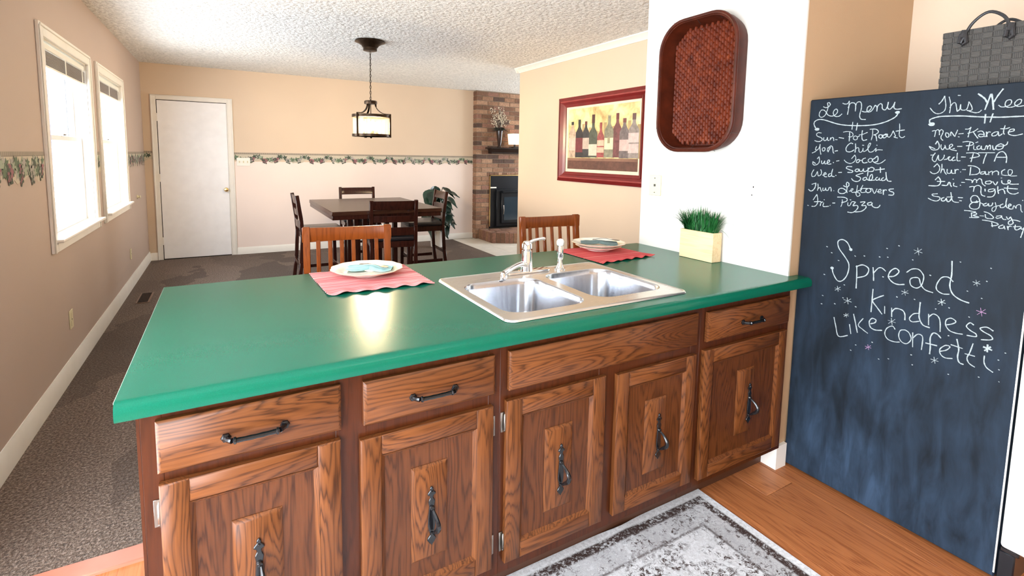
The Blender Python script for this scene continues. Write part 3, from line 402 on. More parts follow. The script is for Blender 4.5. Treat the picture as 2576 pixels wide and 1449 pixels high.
# kitchen plank floor
fl = struct('floor', MB().box(-.16, 4.1, -3.6, .84, -.06, -.012), M['toe'])
PW = .185
i = 0
for k in range(int(4.1/PW)+1):
    x0 = -.1+k*PW; y = -3.5 - random.uniform(0, 2.0)
    while y < .82:
        y1 = min(y+2.4, .83)
        if y1 > -3.44 and y1-max(y, -3.44) > .02:
            i += 1; MB().box(x0+.001, min(x0+PW-.001, 4.0), max(y, -3.44)+.001, y1-.001, -.014, 0).build('plank', M['plank'] if random.random() < .6 else M['plank2'], fl, bevel=.0012)
        y = y1 if y1 < .825 else 9
struct('carpet', MB().box(-.01, 4.25, .86, D, -.06, 0), M['carpet'])
struct('trim_1', MB().box(0, .705, .80, .885, -.01, .012), M['terracotta'], bevel=.004)
tf = struct('tile_floor', MB().box(4.25, 7.66, YE, D, -.06, -.006), M['grout'])
tx = 4.253
while tx < 7.3:
    ty = 4.0
    while ty < D-.05:
        MB().box(tx, tx+.325, ty, min(ty+.325, D), -.01, .001).build('tile', M['tile'], tf, bevel=.002)
        ty += .331
    tx += .331
# lower, pinker wall field below the wallpaper border (painted separately under the border)
struct('trim_2', MB().box(1.012, 4.64, D-.003, D, .0, 1.30), M['wall_low'])
# ---------------------------------------------------------------- baseboards
def base_profile(t=.016, h=.115):
    return [(0, 0), (t, 0), (t, h*.62), (t*.8, h*.70), (t*.8, h*.80), (t*.45, h*.9), (t*.3, h), (0, h)]
def basebd(name, pts_axis, fixed, a, b, sign, h=.115):
    mb = MB(); pr = base_profile(h=h)
    if pts_axis == 'y': mb.prism([(fixed+sign*p[0], p[1]) for p in pr], 'y', a, b)
    else: mb.prism([(fixed+sign*p[0], p[1]) for p in pr], 'x', a, b)
    return struct(name, mb, M['trim'])
basebd('baseboard_left', 'y', 0, .84, D, 1, .122)
basebd('baseboard_back', 'x', D, 1.01, 4.64, -1, .10)
basebd('baseboard_back_corner', 'x', D, 0.016, .09, -1, .10)
basebd('baseboard_dining_right', 'y', XP, YE, 4.326, -1, .10)
struct('baseboard_partition', MB().box(XW-.021, XW-.0055, .056, .136, 0, .112).box(XW-.015, XW-.0055, .060, .136, .112, .12), M['trim'])
struct('baseboard_alcove', MB().box(XW-.0055, 3.14, .056, YW+.001, 0, .112), M['trim'])
# crown moulding on the dining right wall, returning round its end
cp = [(0, 0), (-.055, 0), (-.055, -.012), (-.040, -.024), (-.018, -.050), (-.012, -.062), (0, -.062)]
mb = MB().prism([(XP+p[0], H+p[1]) for p in cp], 'y', YE, 4.326+.05)
mb.prism([(4.326-p[0], H+p[1]) for p in cp], 'x', XP-.05, XP+.12)
struct('trim_3', mb, M['trim'])
# ---------------------------------------------------------------- windows
GL = thin_glass('window_glass')
M['sash'] = plain('white_vinyl_sash', (.82, .83, .85), .35, var=.02)
def window(name, y0, y1):
    w = empty(name, (0, (y0+y1)/2, .89), kind='structure')
    mb = MB()
    mb.box(0, .018, y0, y0+CW, WB, WT).box(0, .018, y1-CW, y1, WB, WT).box(0, .018, y0+CW, y1-CW, WT-CW, WT).box(0, .018, y0+CW, y1-CW, WB, WB+.062)
    mb.box(.018, .024, y0+.004, y0+.02, WB, WT-.02).box(.018, .024, y1-.02, y1-.004, WB, WT-.02).box(.018, .024, y0+.02, y1-.02, WT-.024, WT-.006)
    mb.build('casing', M['trim'], w, bevel=.003)
    a, b = y0+CW, y1-CW; t = WT-CW
    MB().box(-.155, 0, a-.01, a+.006, .89, t).box(-.155, 0, b-.006, b+.01, .89, t).box(-.155, 0, a, b, t-.006, t+.01).build('jamb', M['trim'], w)
    MB().box(-.15, .055, y0+.03, y1+.0, .882, .902).build('sill', M['trim'], w, bevel=.006, seg=2)
    zm = 1.50
    for nm, xx, z0, z1 in (('upper_sash', -.10, zm-.015, t-.006), ('lower_sash', -.065, .902, zm+.02)):
        s = MB(); q = .038
        s.box(xx-.016, xx+.016, a+.006, a+.006+q, z0, z1).box(xx-.016, xx+.016, b-.006-q, b-.006, z0, z1)
        s.box(xx-.016, xx+.016, a+.006+q, b-.006-q, z0, z0+q).box(xx-.016, xx+.016, a+.006+q, b-.006-q, z1-q*.9, z1)
        so = s.build(nm, M['sash'], w, bevel=.003)
        MB().box(xx-.003, xx+.003, a+.03, b-.03, z0+.02, z1-.02).build('pane', GL, so)
    # outer vinyl frame tracks
    MB().box(-.15, -.12, a+.006, a+.05, .902, t).box(-.15, -.12, b-.05, b-.006, .902, t).build('window_frame', M['sash'], w)
    MB().box(-.047, -.03, (a+b)/2-.03, (a+b)/2+.03, zm+.02, zm+.032).build('latch', M['nickel'], w, bevel=.003)
    return w
window('window_1', *W1); window('window_2', *W2)
def blind(y0, y1, label):
    t = WT-CW-.006; a, b = y0+CW+.012, y1-CW-.012
    r = empty('window_blind', (-.03, (a+b)/2, t), label, 'blind', 'raised blinds in the two left wall windows')
    MB().box(-.048, -.008, a, b, t-.045, t-.010).build('head_rail', M['plastic_w'], r, bevel=.004)
    s = MB()
    for k in range(11):
        z = t-.055-k*.0075; s.box(-.052, -.006, a+.004, b-.004, z-.0022, z+.0005)
    s.build('slats', plain('taupe_slats', (.40, .36, .33), .5), r, kind='stuff')
    MB().box(-.052, -.006, a, b, t-.152, t-.136).build('bottom_rail', M['plastic_w'], r, bevel=.004)
    for f in (.08, .5, .92):
        y = a+(b-a)*f; MB().box(-.005, -.0035, y-.012, y+.012, t-.150, t-.045).build('ladder_tape', M['plastic_w'], r)
    MB().tube([(.0, a+.05, t-.03), (.002, a+.055, t-.4), (.0, a+.06, 1.28)], .0035, 6).build('tilt_wand', plain('lilac_wand', (.55, .53, .75), .3), r)
blind(*W1, 'raised blind in the nearer, larger-looking window')
blind(*W2, 'raised blind in the far window beside the white door')
# kitchen patio door (left wall, beside the camera) and an added, unseen living-room window: they bring the daylight in
pd = empty('door_2', (0, -.84, 0), kind='structure')
s = MB()
for (a, b) in ((-2.35, -2.27), (-.88, -.80), (.59, .67)): s.box(-.13, -.06, a, b, 0, 2.1)
s.box(-.13, -.06, -2.27, .59, 2.02, 2.1).box(-.13, -.06, -2.27, .59, 0, .03); s.build('door_frame', M['sash'], pd, bevel=.004)
MB().box(-.1, -.094, -2.27, -.88, .03, 2.02).build('pane', GL, pd); MB().box(-.1, -.094, -.80, .59, .03, 2.02).build('pane', GL, pd)
lw = empty('added_window', (7.5, 5.1, .75), kind='structure')
s = MB()
for (a, b) in ((4.0, 4.06), (5.07, 5.13), (6.14, 6.2)): s.box(7.55, 7.62, a, b, .75, 2.0)
s.box(7.55, 7.62, 4.0, 6.2, .75, .81).box(7.55, 7.62, 4.0, 6.2, 1.94, 2.0); s.build('window_frame', M['sash'], lw)
MB().box(7.58, 7.586, 4.04, 6.16, .8, 1.95).build('pane', GL, lw)
# ---------------------------------------------------------------- white door in the far wall
dr = empty('door_1', (.55, D, 0), kind='structure')
x0, x1, zt = .0904, 1.0098, 2.147
s = MB(); c = .062
s.box(x0, x0+c, D-.02, D, 0, zt).box(x1-c, x1, D-.02, D, 0, zt).box(x0+c, x1-c, D-.02, D, zt-c, zt)
s.box(x0+.004, x0+.018, D-.026, D-.02, 0, zt-.01).box(x1-.018, x1-.004, D-.026, D-.02, 0, zt-.01).box(x0+.01, x1-.01, D-.026, D-.02, zt-.018, zt-.004)
s.build('casing', M['trim'], dr, bevel=.003)
MB().box(x0+c, x1-c, D-.006, D-.002, .0, zt-c).build('door_gap', plain('dark_gap', (.02, .018, .016), .9), dr)
MB().box(x0+c+.008, x1-c-.012, D-.016, D-.004, .012, zt-c-.008).build('door_slab', M['door'], dr, bevel=.002)
MB().box(x1-c-.010, x1-c, D-.02, D-.004, 0, zt-c).build('stop', M['trim'], dr)
k = MB().lathe([(.028, -.004), (.028, 0), (.010, -.012), (.010, -.03), (.024, -.038), (.028, -.052), (.022, -.064), (.006, -.068)], (.900, D-.016, .915), 16, 'y')
k.build('door_knob', M['brass'], dr)
for z in (.25, 1.08, 1.86):
    MB().box(x0+c-.006, x0+c+.010, D-.026, D-.016, z-.05, z+.05).build('hinge', M['trim'], dr)
# ---------------------------------------------------------------- wallpaper border
CREAM = plain('border_cream', (.52, .46, .36), .7); TAUPE = plain('border_taupe', (.33, .28, .22), .7)
LINE = plain('border_line', (.16, .13, .11), .7)
BC = [plain('border_green', (.10, .15, .09), .7), plain('border_sage', (.30, .34, .25), .7), plain('border_plum', (.26, .10, .12), .7),
      plain('border_grey', (.36, .33, .30), .7), plain('border_dark', (.05, .07, .05), .7)]
def border(name, spans, put, zt=1.425, zb=1.262, dense=1.0):
    """put(u, z, off) -> 3-D point on the wall; printed vine strip with a die-cut lower edge"""
    mb = MB(); rr = random.Random(3)
    def quad(u0, u1, z0, z1, off): mb.add([put(u0, z0, off), put(u1, z0, off), put(u1, z1, off), put(u0, z1, off)], [(0, 1, 2, 3)])
    def poly(pts, off): mb.add([put(a, b, off) for a, b in pts], [tuple(range(len(pts)))])
    for a, b in spans:
        mb.cur = 1; quad(a, b, zt-.022, zt, .0015)
        mb.cur = 0; quad(a, b, zt-.030, zt-.024, .0016)
        mb.cur = 2; quad(a, b, zt-.024, zt-.021, .0017)
        u = a
        while u < b-.012:
            quad(u, u+.004, zt-.020, zt-.002, .0018); u += .024
        mb.cur = 0; u = a; n = max(1, int((b-a)/.035)); pts = []
        for i in range(n+1):
            x = a+(b-a)*i/n; pts.append((x, zb+.040+.022*math.sin(x*20)+rr.uniform(-.012, .012)))
        for (p, q) in zip(pts[:-1], pts[1:]):
            mb.add([put(p[0], p[1], .0012), put(q[0], q[1], .0012), put(q[0], zt-.024, .0012), put(p[0], zt-.024, .0012)], [(0, 1, 2, 3)])
        u = a+.02; j = 0
        while u < b-.03:
            ph = (u/.155) % 1.0; cz = zt-.075+(.022*math.sin(u*20+1) if dense < 1.5 else rr.uniform(-.035, .03)); off = .002+.0002*(j % 5)
            kind = int(u/.052) % 3
            if kind < 2:
                mb.cur = 3+[0, 1, 4, 3][(j*7) % 4]; R_ = rr.uniform(.028, .042); a0 = rr.uniform(0, 6)
                pts = []
                for q in range(10):
                    t = a0+q*PI/5; r = R_*(1 if q % 2 == 0 else .48); pts.append((min(max(u+r*math.cos(t), a), b), cz+r*math.sin(t)*1.05))
                poly(pts, off)
            else:
                for q in range(7):
                    mb.cur = 3+(2 if (int(u/.31) % 2 == 0) else 3) if q % 3 else 3+4
                    r = .010; cx = u+[-.018, 0, .018, -.009, .009, 0, .004][q]; zz = cz-.012-[0, 0, 0, .018, .018, .034, .048][q]
                    poly([(min(max(cx+r*math.cos(t*PI/3), a), b), zz+r*math.sin(t*PI/3)) for t in range(6)], off+.0008)
            u += rr.uniform(.012, .021)/dense; j += 1
    return struct(name, mb, [CREAM, TAUPE, LINE]+BC)
border('trim_4', [(1.012, 4.64)], lambda u, z, o: (u, D-.003-o, z))
border('trim_5', [(.9, W1[0]), (W1[1], W2[0]), (W2[1], D)], lambda u, z, o: (o, u, z), 1.415, 1.235, 2.0)
border('trim_6', [(.0, .09)], lambda u, z, o: (u, D-o, z))
# ---------------------------------------------------------------- switch plates, outlets, small wall things
def plate(label, cat, axis, at, sgn, u0, u1, z0, z1, mat, holes, group=None):
    r = empty('wall_plate', ((at, (u0+u1)/2, z0) if axis == 'x' else ((u0+u1)/2, at, z0)), label, cat, group)
    def bx(a, b, c, d, t0, t1):
        if axis == 'x': return MB().box(*sorted((at+sgn*t0, at+sgn*t1)), a, b, c, d)
        return MB().box(a, b, *sorted((at+sgn*t0, at+sgn*t1)), c, d)
    bx(u0, u1, z0, z1, 0, .006).build('cover', mat, r, bevel=.002)
    for (nm, cu, cz, w, h, mt) in holes:
        bx(u0+(u1-u0)*cu-w/2, u0+(u1-u0)*cu+w/2, z0+(z1-z0)*cz-h/2, z0+(z1-z0)*cz+h/2, .005, .0085 if nm != 'toggle' else .016).build(nm, mt, r)
    return r
dark = plain('dark_slot', (.05, .045, .04), .6)
plate('white three-switch plate on the far wall beside the white door', 'light switch', 'y', D-.0055, -1, 1.037, 1.203, 1.240, 1.352, M['plastic_w'], [('toggle', f, .5, .012, .026, M['plastic']) for f in (.2, .5, .8)])
def sock_parts(): return [('socket', .5, .28, .032, .03, M['plastic']), ('socket', .5, .72, .032, .03, M['plastic']), ('screw', .5, .5, .006, .006, dark)]
plate('pale outlet low on the left wall under the nearer window', 'outlet', 'x', 0, 1, 2.81, 2.885, .293, .412, M['plastic'], sock_parts())
plate('small outlet low on the left wall under the far window', 'outlet', 'x', 0, 1, 5.20, 5.275, .293, .405, M['plastic'], sock_parts())
plate('ivory cable jack plate on the white wall left of the grass planter', 'wall plate', 'x', XW-.006, -1, .852, .945, 1.218, 1.337, M['plastic'], [('jack', .5, .5, .012, .014, dark), ('screw', .5, .85, .005, .005, dark), ('screw', .5, .15, .005, .005, dark)])
plate('white outlet plate on the white wall right of the grass planter', 'outlet', 'x', XW-.006, -1, .215, .326, 1.222, 1.352, M['plastic_w'], [('cover_insert', .5, .5, .05, .085, M['plastic_w']), ('socket', .45, .64, .006, .008, dark), ('screw', .5, .34, .006, .006, dark)])
o = MB().lathe([(.022, 0), (.022, .006), (.014, .010), (.012, .022), (.016, .028), (.010, .034)], (0, 5.91, .898), 14, 'x').build('door_bumper', M['plastic'])
tag(o, 'small round ivory door stop on the left wall before the white door', 'door stop')
# floor register
r = empty('floor_register', (.17, 4.67, 0), 'dark brown floor vent in the carpet along the left wall', 'vent')
MB().box(.115, .225, 4.47, 4.87, 0, .006).build('register_frame', plain('brown_vent', (.16, .09, .06), .4, .3), r, bevel=.002)
s = MB()
for k in range(22): s.box(.13, .21, 4.485+k*.017, 4.492+k*.017, .006, .0085)
s.build('louvre', plain('vent_dark', (.02, .012, .01), .4, .3), r)
# ---------------------------------------------------------------- fireplace
fp = empty('brick_fireplace', (5.4, 6.55, 0), 'tan brick fireplace with a raised brick hearth at the far end', 'fireplace')
FX0, FX1, FY = 4.635, 6.35, 6.555
mb = MB()
ox0, ox1, oz = 4.895, 5.95, 1.105; hz = .172
mb.box(FX0+.008, ox0+.004, FY+.008, D, 0, H).box(ox1-.004, FX1-.008, FY+.008, D, 0, H).box(ox0, ox1, FY+.008, D, oz+.004, H).box(ox0, ox1, D-.03, D, 0, oz)
mb.build('mortar', M['mortar'], fp)
BL, BH, J = .205, .066, .010
rows = int((H-hz)/(BH+J)); cnt = 0
OZT = min(hz+k*(BH+J) for k in range(40) if hz+k*(BH+J) >= oz-.02)-J
for k in range(rows+1):
    z = hz+k*(BH+J); z1 = min(z+BH, H)
    if z1-z < .02: continue
    offs = 0 if k % 2 == 0 else -(BL+J)/2
    x = FX0+offs
    while x < FX1:
        a, b = max(x, FX0), min(x+BL, FX1)
        segs = [(a, b)]
        if z < oz-.02: segs = [(a, min(b, ox0))] if a < ox0 else ([(max(a, ox1), b)] if b > ox1 else [])
        for a_, b_ in segs:
            if b_-a_ > .03 and (a_ < 5.75):
                dy = random.uniform(-.003, .004)
                mt = random.choices(BR, (5, 3, 4, 2, 3))[0]
                MB().box(a_, b_, FY+dy, FY+.06 if a_ > FX0+.001 else D-.001, z, z1).build('brick', mt, fp, bevel=.003); cnt += 1
        x += BL+J
for k_ in range(12):   # course over the firebox opening and the two courses beside the hearth
    x_ = ox0+.004+k_*.085
    if x_ < 5.75: MB().box(x_, x_+.078, FY+random.uniform(-.002, .003), FY+.06, oz+.003, OZT-.001).build('brick', random.choices(BR, (5, 3, 4, 2, 3))[0], fp, bevel=.003)
for z_ in (.006, .088): MB().box(FX0, 4.685, FY, D-.001, z_, z_+.072).build('brick', BR[int(z_*20) % 3], fp, bevel=.003)
# raised hearth with a cut corner
hp = [(4.69, D-.14), (4.69, 6.04), (5.06, 5.83), (6.3, 5.83), (6.3, D-.14)]
def inset(pts, d): return [(4.69+d, D-.14), (4.69+d, 6.04+d*.6), (5.06+d*.3, 5.83+d), (6.3, 5.83+d), (6.3, D-.14)]
MB().prism(inset(hp, .008), 'z', 0, hz-.012).build('hearth_core', M['mortar'], fp)
def along(p, q, w, zz0, zz1, inw, name='hearth_brick'):
    p = Vector((p[0], p[1], 0)); q = Vector((q[0], q[1], 0)); L = (q-p).length; t = (q-p)/L; nn = Vector((-t.y, t.x, 0))
    n = max(1, round(L/w)); st = L/n
    for i in range(n):
        a = p+t*(i*st+.004); b = p+t*((i+1)*st-.004); o_ = nn*0.0 - nn*random.uniform(0, .004); s_ = MB()
        vs = [a+o_, b+o_, b+nn*inw, a+nn*inw]
        s_.add([(v.x, v.y, zz0) for v in vs]+[(v.x, v.y, zz1) for v in vs], [(3,2,1,0),(4,5,6,7),(0,1,5,4),(1,2,6,5),(2,3,7,6),(3,0,4,7)])
        s_.build(name, random.choices(BR, (3, 1, 5, 2, 3))[0], fp, bevel=.003)
for p, q in ((hp[0], hp[1]), (hp[1], hp[2]), (hp[2], (5.9, 5.83))): along(p, q, .075, .002, hz-.002, .10 if p == hp[0] else .07)
for row in range(5):
    yy = 5.93+row*.115
    x = 4.80+(.0 if row % 2 else .05) + (.14 if row == 0 else 0)
    while x < 5.8:
        MB().box(x, x+.20, yy, yy+.105, hz-.014, hz+random.uniform(-.002, .001)).build('hearth_brick', random.choices(BR, (3, 1, 5, 2, 3))[0], fp, bevel=.003); x += .21
# stove insert
si = empty('stove_insert', (5.4, FY, hz), 'black metal stove insert with brass edge inside the brick fireplace', 'stove')
MB().box(ox0+.012, ox1-.012, FY-.006, FY+.03, hz+.004, oz-.014).build('surround', M['firebox'], si)
MB().box(ox0-.002, ox0+.014, FY-.014, FY+.02, hz+.03, oz).box(ox0-.002, ox1, FY-.014, FY+.02, oz-.014, oz+.002).build('edge_trim', M['brass'], si, label='thin brass edge strip')
MB().box(ox0+.014, ox0+.13, FY-.018, FY-.006, .875, .897).build('damper_tab', M['plastic_w'], si)
MB().box(ox0+.12, ox1-.12, FY-.05, FY-.006, hz+.03, .86).build('stove_body', M['firebox'], si, bevel=.006)
d_ = MB(); d_.box(ox0+.20, ox1-.20, FY-.085, FY-.05, hz+.08, .80)
dd = d_.build('stove_door', M['firebox'], si, bevel=.008)
MB().box(ox0+.25, ox1-.25, FY-.09, FY-.084, hz+.14, .72).build('door_glass', M['stoveglass'], dd)
MB().tube([(ox0+.235, FY-.10, .42), (ox0+.235, FY-.115, .5), (ox0+.235, FY-.10, .58)], .008, 6).build('door_handle', M['nickel'], dd)
MB().box(ox0+.2, ox1-.2, FY-.14, FY-.05, .80, .83).build('stove_ledge', M['firebox'], si, bevel=.004)
# mantel, vase, candle lamp
mx0, my = 4.80, 6.33
mn = empty('mantel_shelf', (5.4, FY, 1.50), 'dark wooden mantel shelf fixed to the brick fireplace', 'shelf')
prf = [(FY-.001, 1.578), (my, 1.578), (my, 1.555), (my+.02, 1.545), (my+.05, 1.52), (my+.09, 1.50), (my+.10, 1.475), (FY-.001, 1.475)]
MB().prism(prf, 'x', mx0+.06, 6.1).build('shelf_board', M['mantel'], mn, bevel=.003)
MB().box(mx0, 6.15, my-.008, FY-.001, 1.560, 1.580).build('shelf_top', M['mantel'], mn, bevel=.004)
vs_ = empty('vase', (5.02, 6.44, 1.581), 'tall dark glass vase on the mantel holding white berry branches', 'vase')
MB().lathe([(.040, 1.581), (.045, 1.585), (.026, 1.61), (.034, 1.66), (.052, 1.80), (.058, 1.865), (.054, 1.865), (.04, 1.74), (.02, 1.62)], (5.02, 6.44, 0), 18).build('vase_body', plain('dark_vase', (.03, .016, .012), .12), vs_)
br = empty('branch_bouquet', (5.02, 6.44, 1.70), 'bouquet of dark twigs dotted with cream buds in the mantel vase', 'dried flowers')
rr = random.Random(5); tw = MB(); bd = MB(); fo = MB()
for k in range(46):
    a = rr.uniform(0, 2*PI); sp = rr.uniform(.02, .20); hh = rr.uniform(.18, .46)*(1-.5*sp)
    p0 = Vector((5.02+.02*math.cos(a), 6.44+.02*math.sin(a), 1.70)); p2 = Vector((5.02+sp*math.cos(a), 6.44+.45*sp*math.sin(a), 1.84+hh))
    p1 = (p0+p2)/2+Vector((-.02*math.cos(a), 0, .05)); pts = catmull([tuple(p0), tuple(p1), tuple(p2)], 4)
    tw.tube(pts, .0022, 4)
    for q in range(6):
        t = pts[rr.randrange(max(1, len(pts)-4), len(pts))]
        c = (t[0]+rr.uniform(-.02, .02), t[1]+rr.uniform(-.015, .015), t[2]+rr.uniform(-.03, .02))
        bd.lathe([(.001, -.010), (.006, -.004), (.006, .004), (.001, .011)], c, 5)
for k in range(26):
    a = rr.uniform(0, 2*PI); L = rr.uniform(.10, .19); b0 = Vector((5.02, 6.44, 1.86)); e = b0+Vector((L*math.cos(a), .5*L*math.sin(a), rr.uniform(-.02, .07)))
    fo.tube([tuple(b0), tuple((b0+e)/2+Vector((0, 0, .03))), tuple(e)], [.006, .008, .001], 4)
tw.build('twigs', plain('twig_brown', (.03, .02, .014), .7), br, kind='stuff'); bd.build('buds', plain('cream_buds', (.75, .66, .52), .5), br, kind='stuff')
fo.build('dark_foliage', plain('dark_foliage', (.018, .02, .012), .6), br, kind='stuff')
cl = empty('candle_lamp', (5.32, 6.43, 1.581), 'glowing square cream glass candle holder at the right of the mantel', 'candle holder')
s = MB(); cx, cy = 5.315, 6.43
for (w, z0, z1) in ((.045, 1.581, 1.60), (.012, 1.60, 1.64)): s.box(cx-w, cx+w, cy-w, cy+w, z0, z1)
s.build('holder_base', M['mantel'], cl)
t = NT('frosted_candle_glass'); t.P(Base_Color=(.85, .78, .62, 1), Roughness=.4, Emission_Color=(1, .80, .50, 1), Emission_Strength=1.3)
s = MB(); w0, w1 = .078, .092
s.add([(cx-w0, cy-w0, 1.64), (cx+w0, cy-w0, 1.64), (cx+w0, cy+w0, 1.64), (cx-w0, cy+w0, 1.64), (cx-w1, cy-w1, 1.825), (cx+w1, cy-w1, 1.825), (cx+w1, cy+w1, 1.825), (cx-w1, cy+w1, 1.825),
       (cx-w1+.012, cy-w1+.012, 1.825), (cx+w1-.012, cy-w1+.012, 1.825), (cx+w1-.012, cy+w1-.012, 1.825), (cx-w1+.012, cy+w1-.012, 1.825),
       (cx-w0+.012, cy-w0+.012, 1.66), (cx+w0-.012, cy-w0+.012, 1.66), (cx+w0-.012, cy+w0-.012, 1.66), (cx-w0+.012, cy+w0-.012, 1.66)],
      [(3, 2, 1, 0), (0, 1, 5, 4), (1, 2, 6, 5), (2, 3, 7, 6), (3, 0, 4, 7), (4, 5, 9, 8), (5, 6, 10, 9), (6, 7, 11, 10), (7, 4, 8, 11), (8, 9, 13, 12), (9, 10, 14, 13), (10, 11, 15, 14), (11, 8, 12, 15), (12, 13, 14, 15)])
s.build('glass_shade', t.m, cl)
# ---------------------------------------------------------------- framed picture of wine bottles
pf = empty('framed_picture', (XP, 2.71, 1.62), 'red-framed still life print of nine wine bottles on a shelf', 'picture')
y0, y1, z0, z1 = 2.003, 3.423, 1.174, 2.073; iy0, iy1, iz0, iz1 = 2.148+.035, 3.286, 1.279, 1.968
iy0 = 2.145
red = plain('dark_red_frame', (.16, .012, .012), .28, var=.15)
def frame_ring(a, b, x0, x1, mat, name, bev=.004):
    s = MB(); (ay0, ay1, az0, az1), (by0, by1, bz0, bz1) = a, b
    o_ = [(ay0, az0), (ay1, az0), (ay1, az1), (ay0, az1)]; i_ = [(by0, bz0), (by1, bz0), (by1, bz1), (by0, bz1)]
    for k in range(4):
        p, q, r_, t_ = o_[k], o_[(k+1) % 4], i_[(k+1) % 4], i_[k]
        s.add([(XP, *p), (XP, *q), (XP, *r_), (XP, *t_), (XP-x0, *p), (XP-x0, *q), (XP-x1, *r_), (XP-x1, *t_)], [(0,1,2,3),(7,6,5,4),(0,4,5,1),(1,5,6,2),(2,6,7,3),(3,7,4,0)])
    return s.build(name, mat, pf, bevel=0)
A0 = (y0, y1, z0, z1); g = .035; A1 = (y0+g, y1-g, z0+g, z1-g); A2 = (y0+.05, y1-.05, z0+.05, z1-.05); A3 = (iy0-.03, iy1+.03, iz0-.03, iz1+.03); A4 = (iy0, iy1, iz0, iz1)
frame_ring(A0, A1, .025, .040, red, 'outer_moulding'); frame_ring(A1, A2, .032, .032, plain('frame_highlight', (.30, .05, .045), .2), 'bead')
frame_ring(A2, A3, .040, .026, red, 'middle_moulding'); frame_ring(A3, A4, .032, .020, red, 'inner_moulding')
MB().box(XP-.012, XP-.001, iy0, iy1, iz0, iz1).build('mat_board', plain('cream_mat', (.78, .70, .50), .7), pf)
ay0, ay1, az0, az1 = iy0+.026, 3.248, 1.31, 1.945
t = NT('painted_backdrop'); c = t.co()
t.P(Base_Color=t.ramp(t.noise(c, 6, 4, .6, .5), [(.3, (.42, .27, .10)), (.5, (.72, .58, .26)), (.7, (.85, .76, .45))]), Roughness=.7)
MB().box(XP-.0135, XP-.012, ay0, ay1, az0, az1).build('print', t.m, pf)
wd = plain('print_shelf_brown', (.11, .045, .030), .7, var=.3, vs=20); wd2 = plain('print_shelf_edge', (.22, .11, .07), .7, var=.2)
MB().box(XP-.0142, XP-.0135, ay0, ay1, az0, 1.40).build('painted_shelf', wd, pf); MB().box(XP-.0146, XP-.0135, ay0, ay1, 1.40, 1.428).build('painted_shelf_edge', wd2, pf)
bcol = [((.45, .33, .24), (.02, .02, .02), (.62, .45, .36)), ((.02, .018, .022), (.02, .02, .02), (.15, .03, .035)), ((.03, .03, .035), (.10, .02, .02), (.50, .40, .33)), ((.06, .07, .05), (.06, .015, .015), (.60, .54, .42)),
        ((.30, .06, .06), (.28, .05, .05), (.70, .42, .30)), ((.20, .19, .13), (.35, .30, .18), (.75, .65, .40)), ((.13, .035, .04), (.10, .012, .015), (.10, .03, .035)), ((.14, .11, .11), (.16, .04, .04), (.60, .42, .38)), ((.24, .20, .18), (.10, .05, .045), (.60, .46, .42))]
ghost = MB()
for i, (by, bt, hw, bs, lt, lb, bb) in enumerate(BOTTLES):
    off = XP-.0150-.0003*(i % 2); nw = hw*.30; s = MB()
    def body(cy, z_b, z_s, z_t, w, n_):
        pts = [(cy-w, z_b), (cy+w, z_b), (cy+w, z_s-.035)]
        for q in range(1, 6):
            a = q/6; pts.append((cy+w+(n_-w)*(.5-.5*math.cos(a*PI)), z_s-.035+.085*a))
        pts += [(cy+n_, z_s+.05), (cy+n_, z_t)]
        return pts+[(2*cy-u, z) for u, z in pts[::-1][:-2]]
    b_, cap, lab = bcol[i]
    s.cur = 0; s.prism(body(by, bb, bs, bt, hw, nw), 'x', off, off+.0003)
    capz = bt-(bt-bs-.05)*.75 if i not in (5,) else bt-.012
    s.cur = 1; s.box(off-.0004, off, by-nw*1.12, by+nw*1.12, capz, bt)
    s.cur = 2; s.box(off-.0004, off, by-hw*.97, by+hw*.97, lb, lt) if i != 6 else s.box(off-.0004, off, by-hw*.5, by+hw*.5, 1.58, 1.60)
    if i in (4, 8): s.cur = 0; s.box(off-.0006, off, by-hw*.97, by+hw*.97, (lb+lt)/2-.008, (lb+lt)/2+.004)
    if i == 5: s.cur = 1; s.box(off-.0008, off, by-.018, by+.018, 1.575, 1.63)
    s.build('painted_bottle', [plain('bottle_paint_%s' % 'abcdefghi'[i], b_, .6, var=.35, vs=25), plain('cap_paint_%s' % 'abcdefghi'[i], cap, .6, var=.3), plain('label_paint_%s' % 'abcdefghi'[i], lab, .7, var=.15, vs=30)], pf)
    ghost.box(XP-.0141, XP-.0136, by-.085, by-.045, 1.43, 1.70+.12*((i*5) % 3)/3)
ghost.build('painted_shadow_bottle', plain('ghost_paint', (.42, .30, .14), .7, var=.2), pf)
# ---------------------------------------------------------------- pendant lamp
LX, LY = 2.172, 3.858
pl = empty('pendant_lamp', (LX, LY, H), 'bronze chain-hung pendant lamp with seeded glass drum over the dining table', 'lamp')
MB().lathe([(.02, H-.002), (.142, H-.002), (.146, H-.014), (.120, H-.022), (.085, H-.045), (.070, H-.066), (.066, H-.068), (.066, H-.095), (.050, H-.10), (.012, H-.10)], (LX, LY, 0), 32).build('canopy', M['bronze'], pl)
s = MB(); z = H-.10; k = 0; zl = 1.955
while z > zl:
    a = [(0.0075*math.cos(q*PI/6), .017*math.sin(q*PI/6)) for q in range(12)]
    s.tube([((LX+u, LY, z-.015+v) if k % 2 == 0 else (LX, LY+u, z-.015+v)) for u, v in a], .0024, 5, closed=True)
    z -= .0275; k += 1
s.tube([(LX+.004, LY, H-.1), (LX+.002, LY+.004, 2.2), (LX-.003, LY, 1.96)], .002, 5)
s.build('chain', M['bronze'], pl)
rz0, rz1, RR = 1.617, 1.800, .178
MB().lathe([(.01, 1.925), (.060, 1.925), (.062, 1.935), (.062, 1.952), (.055, 1.958), (.01, 1.958)], (LX, LY, 0), 24).build('hub', M['bronze'], pl)
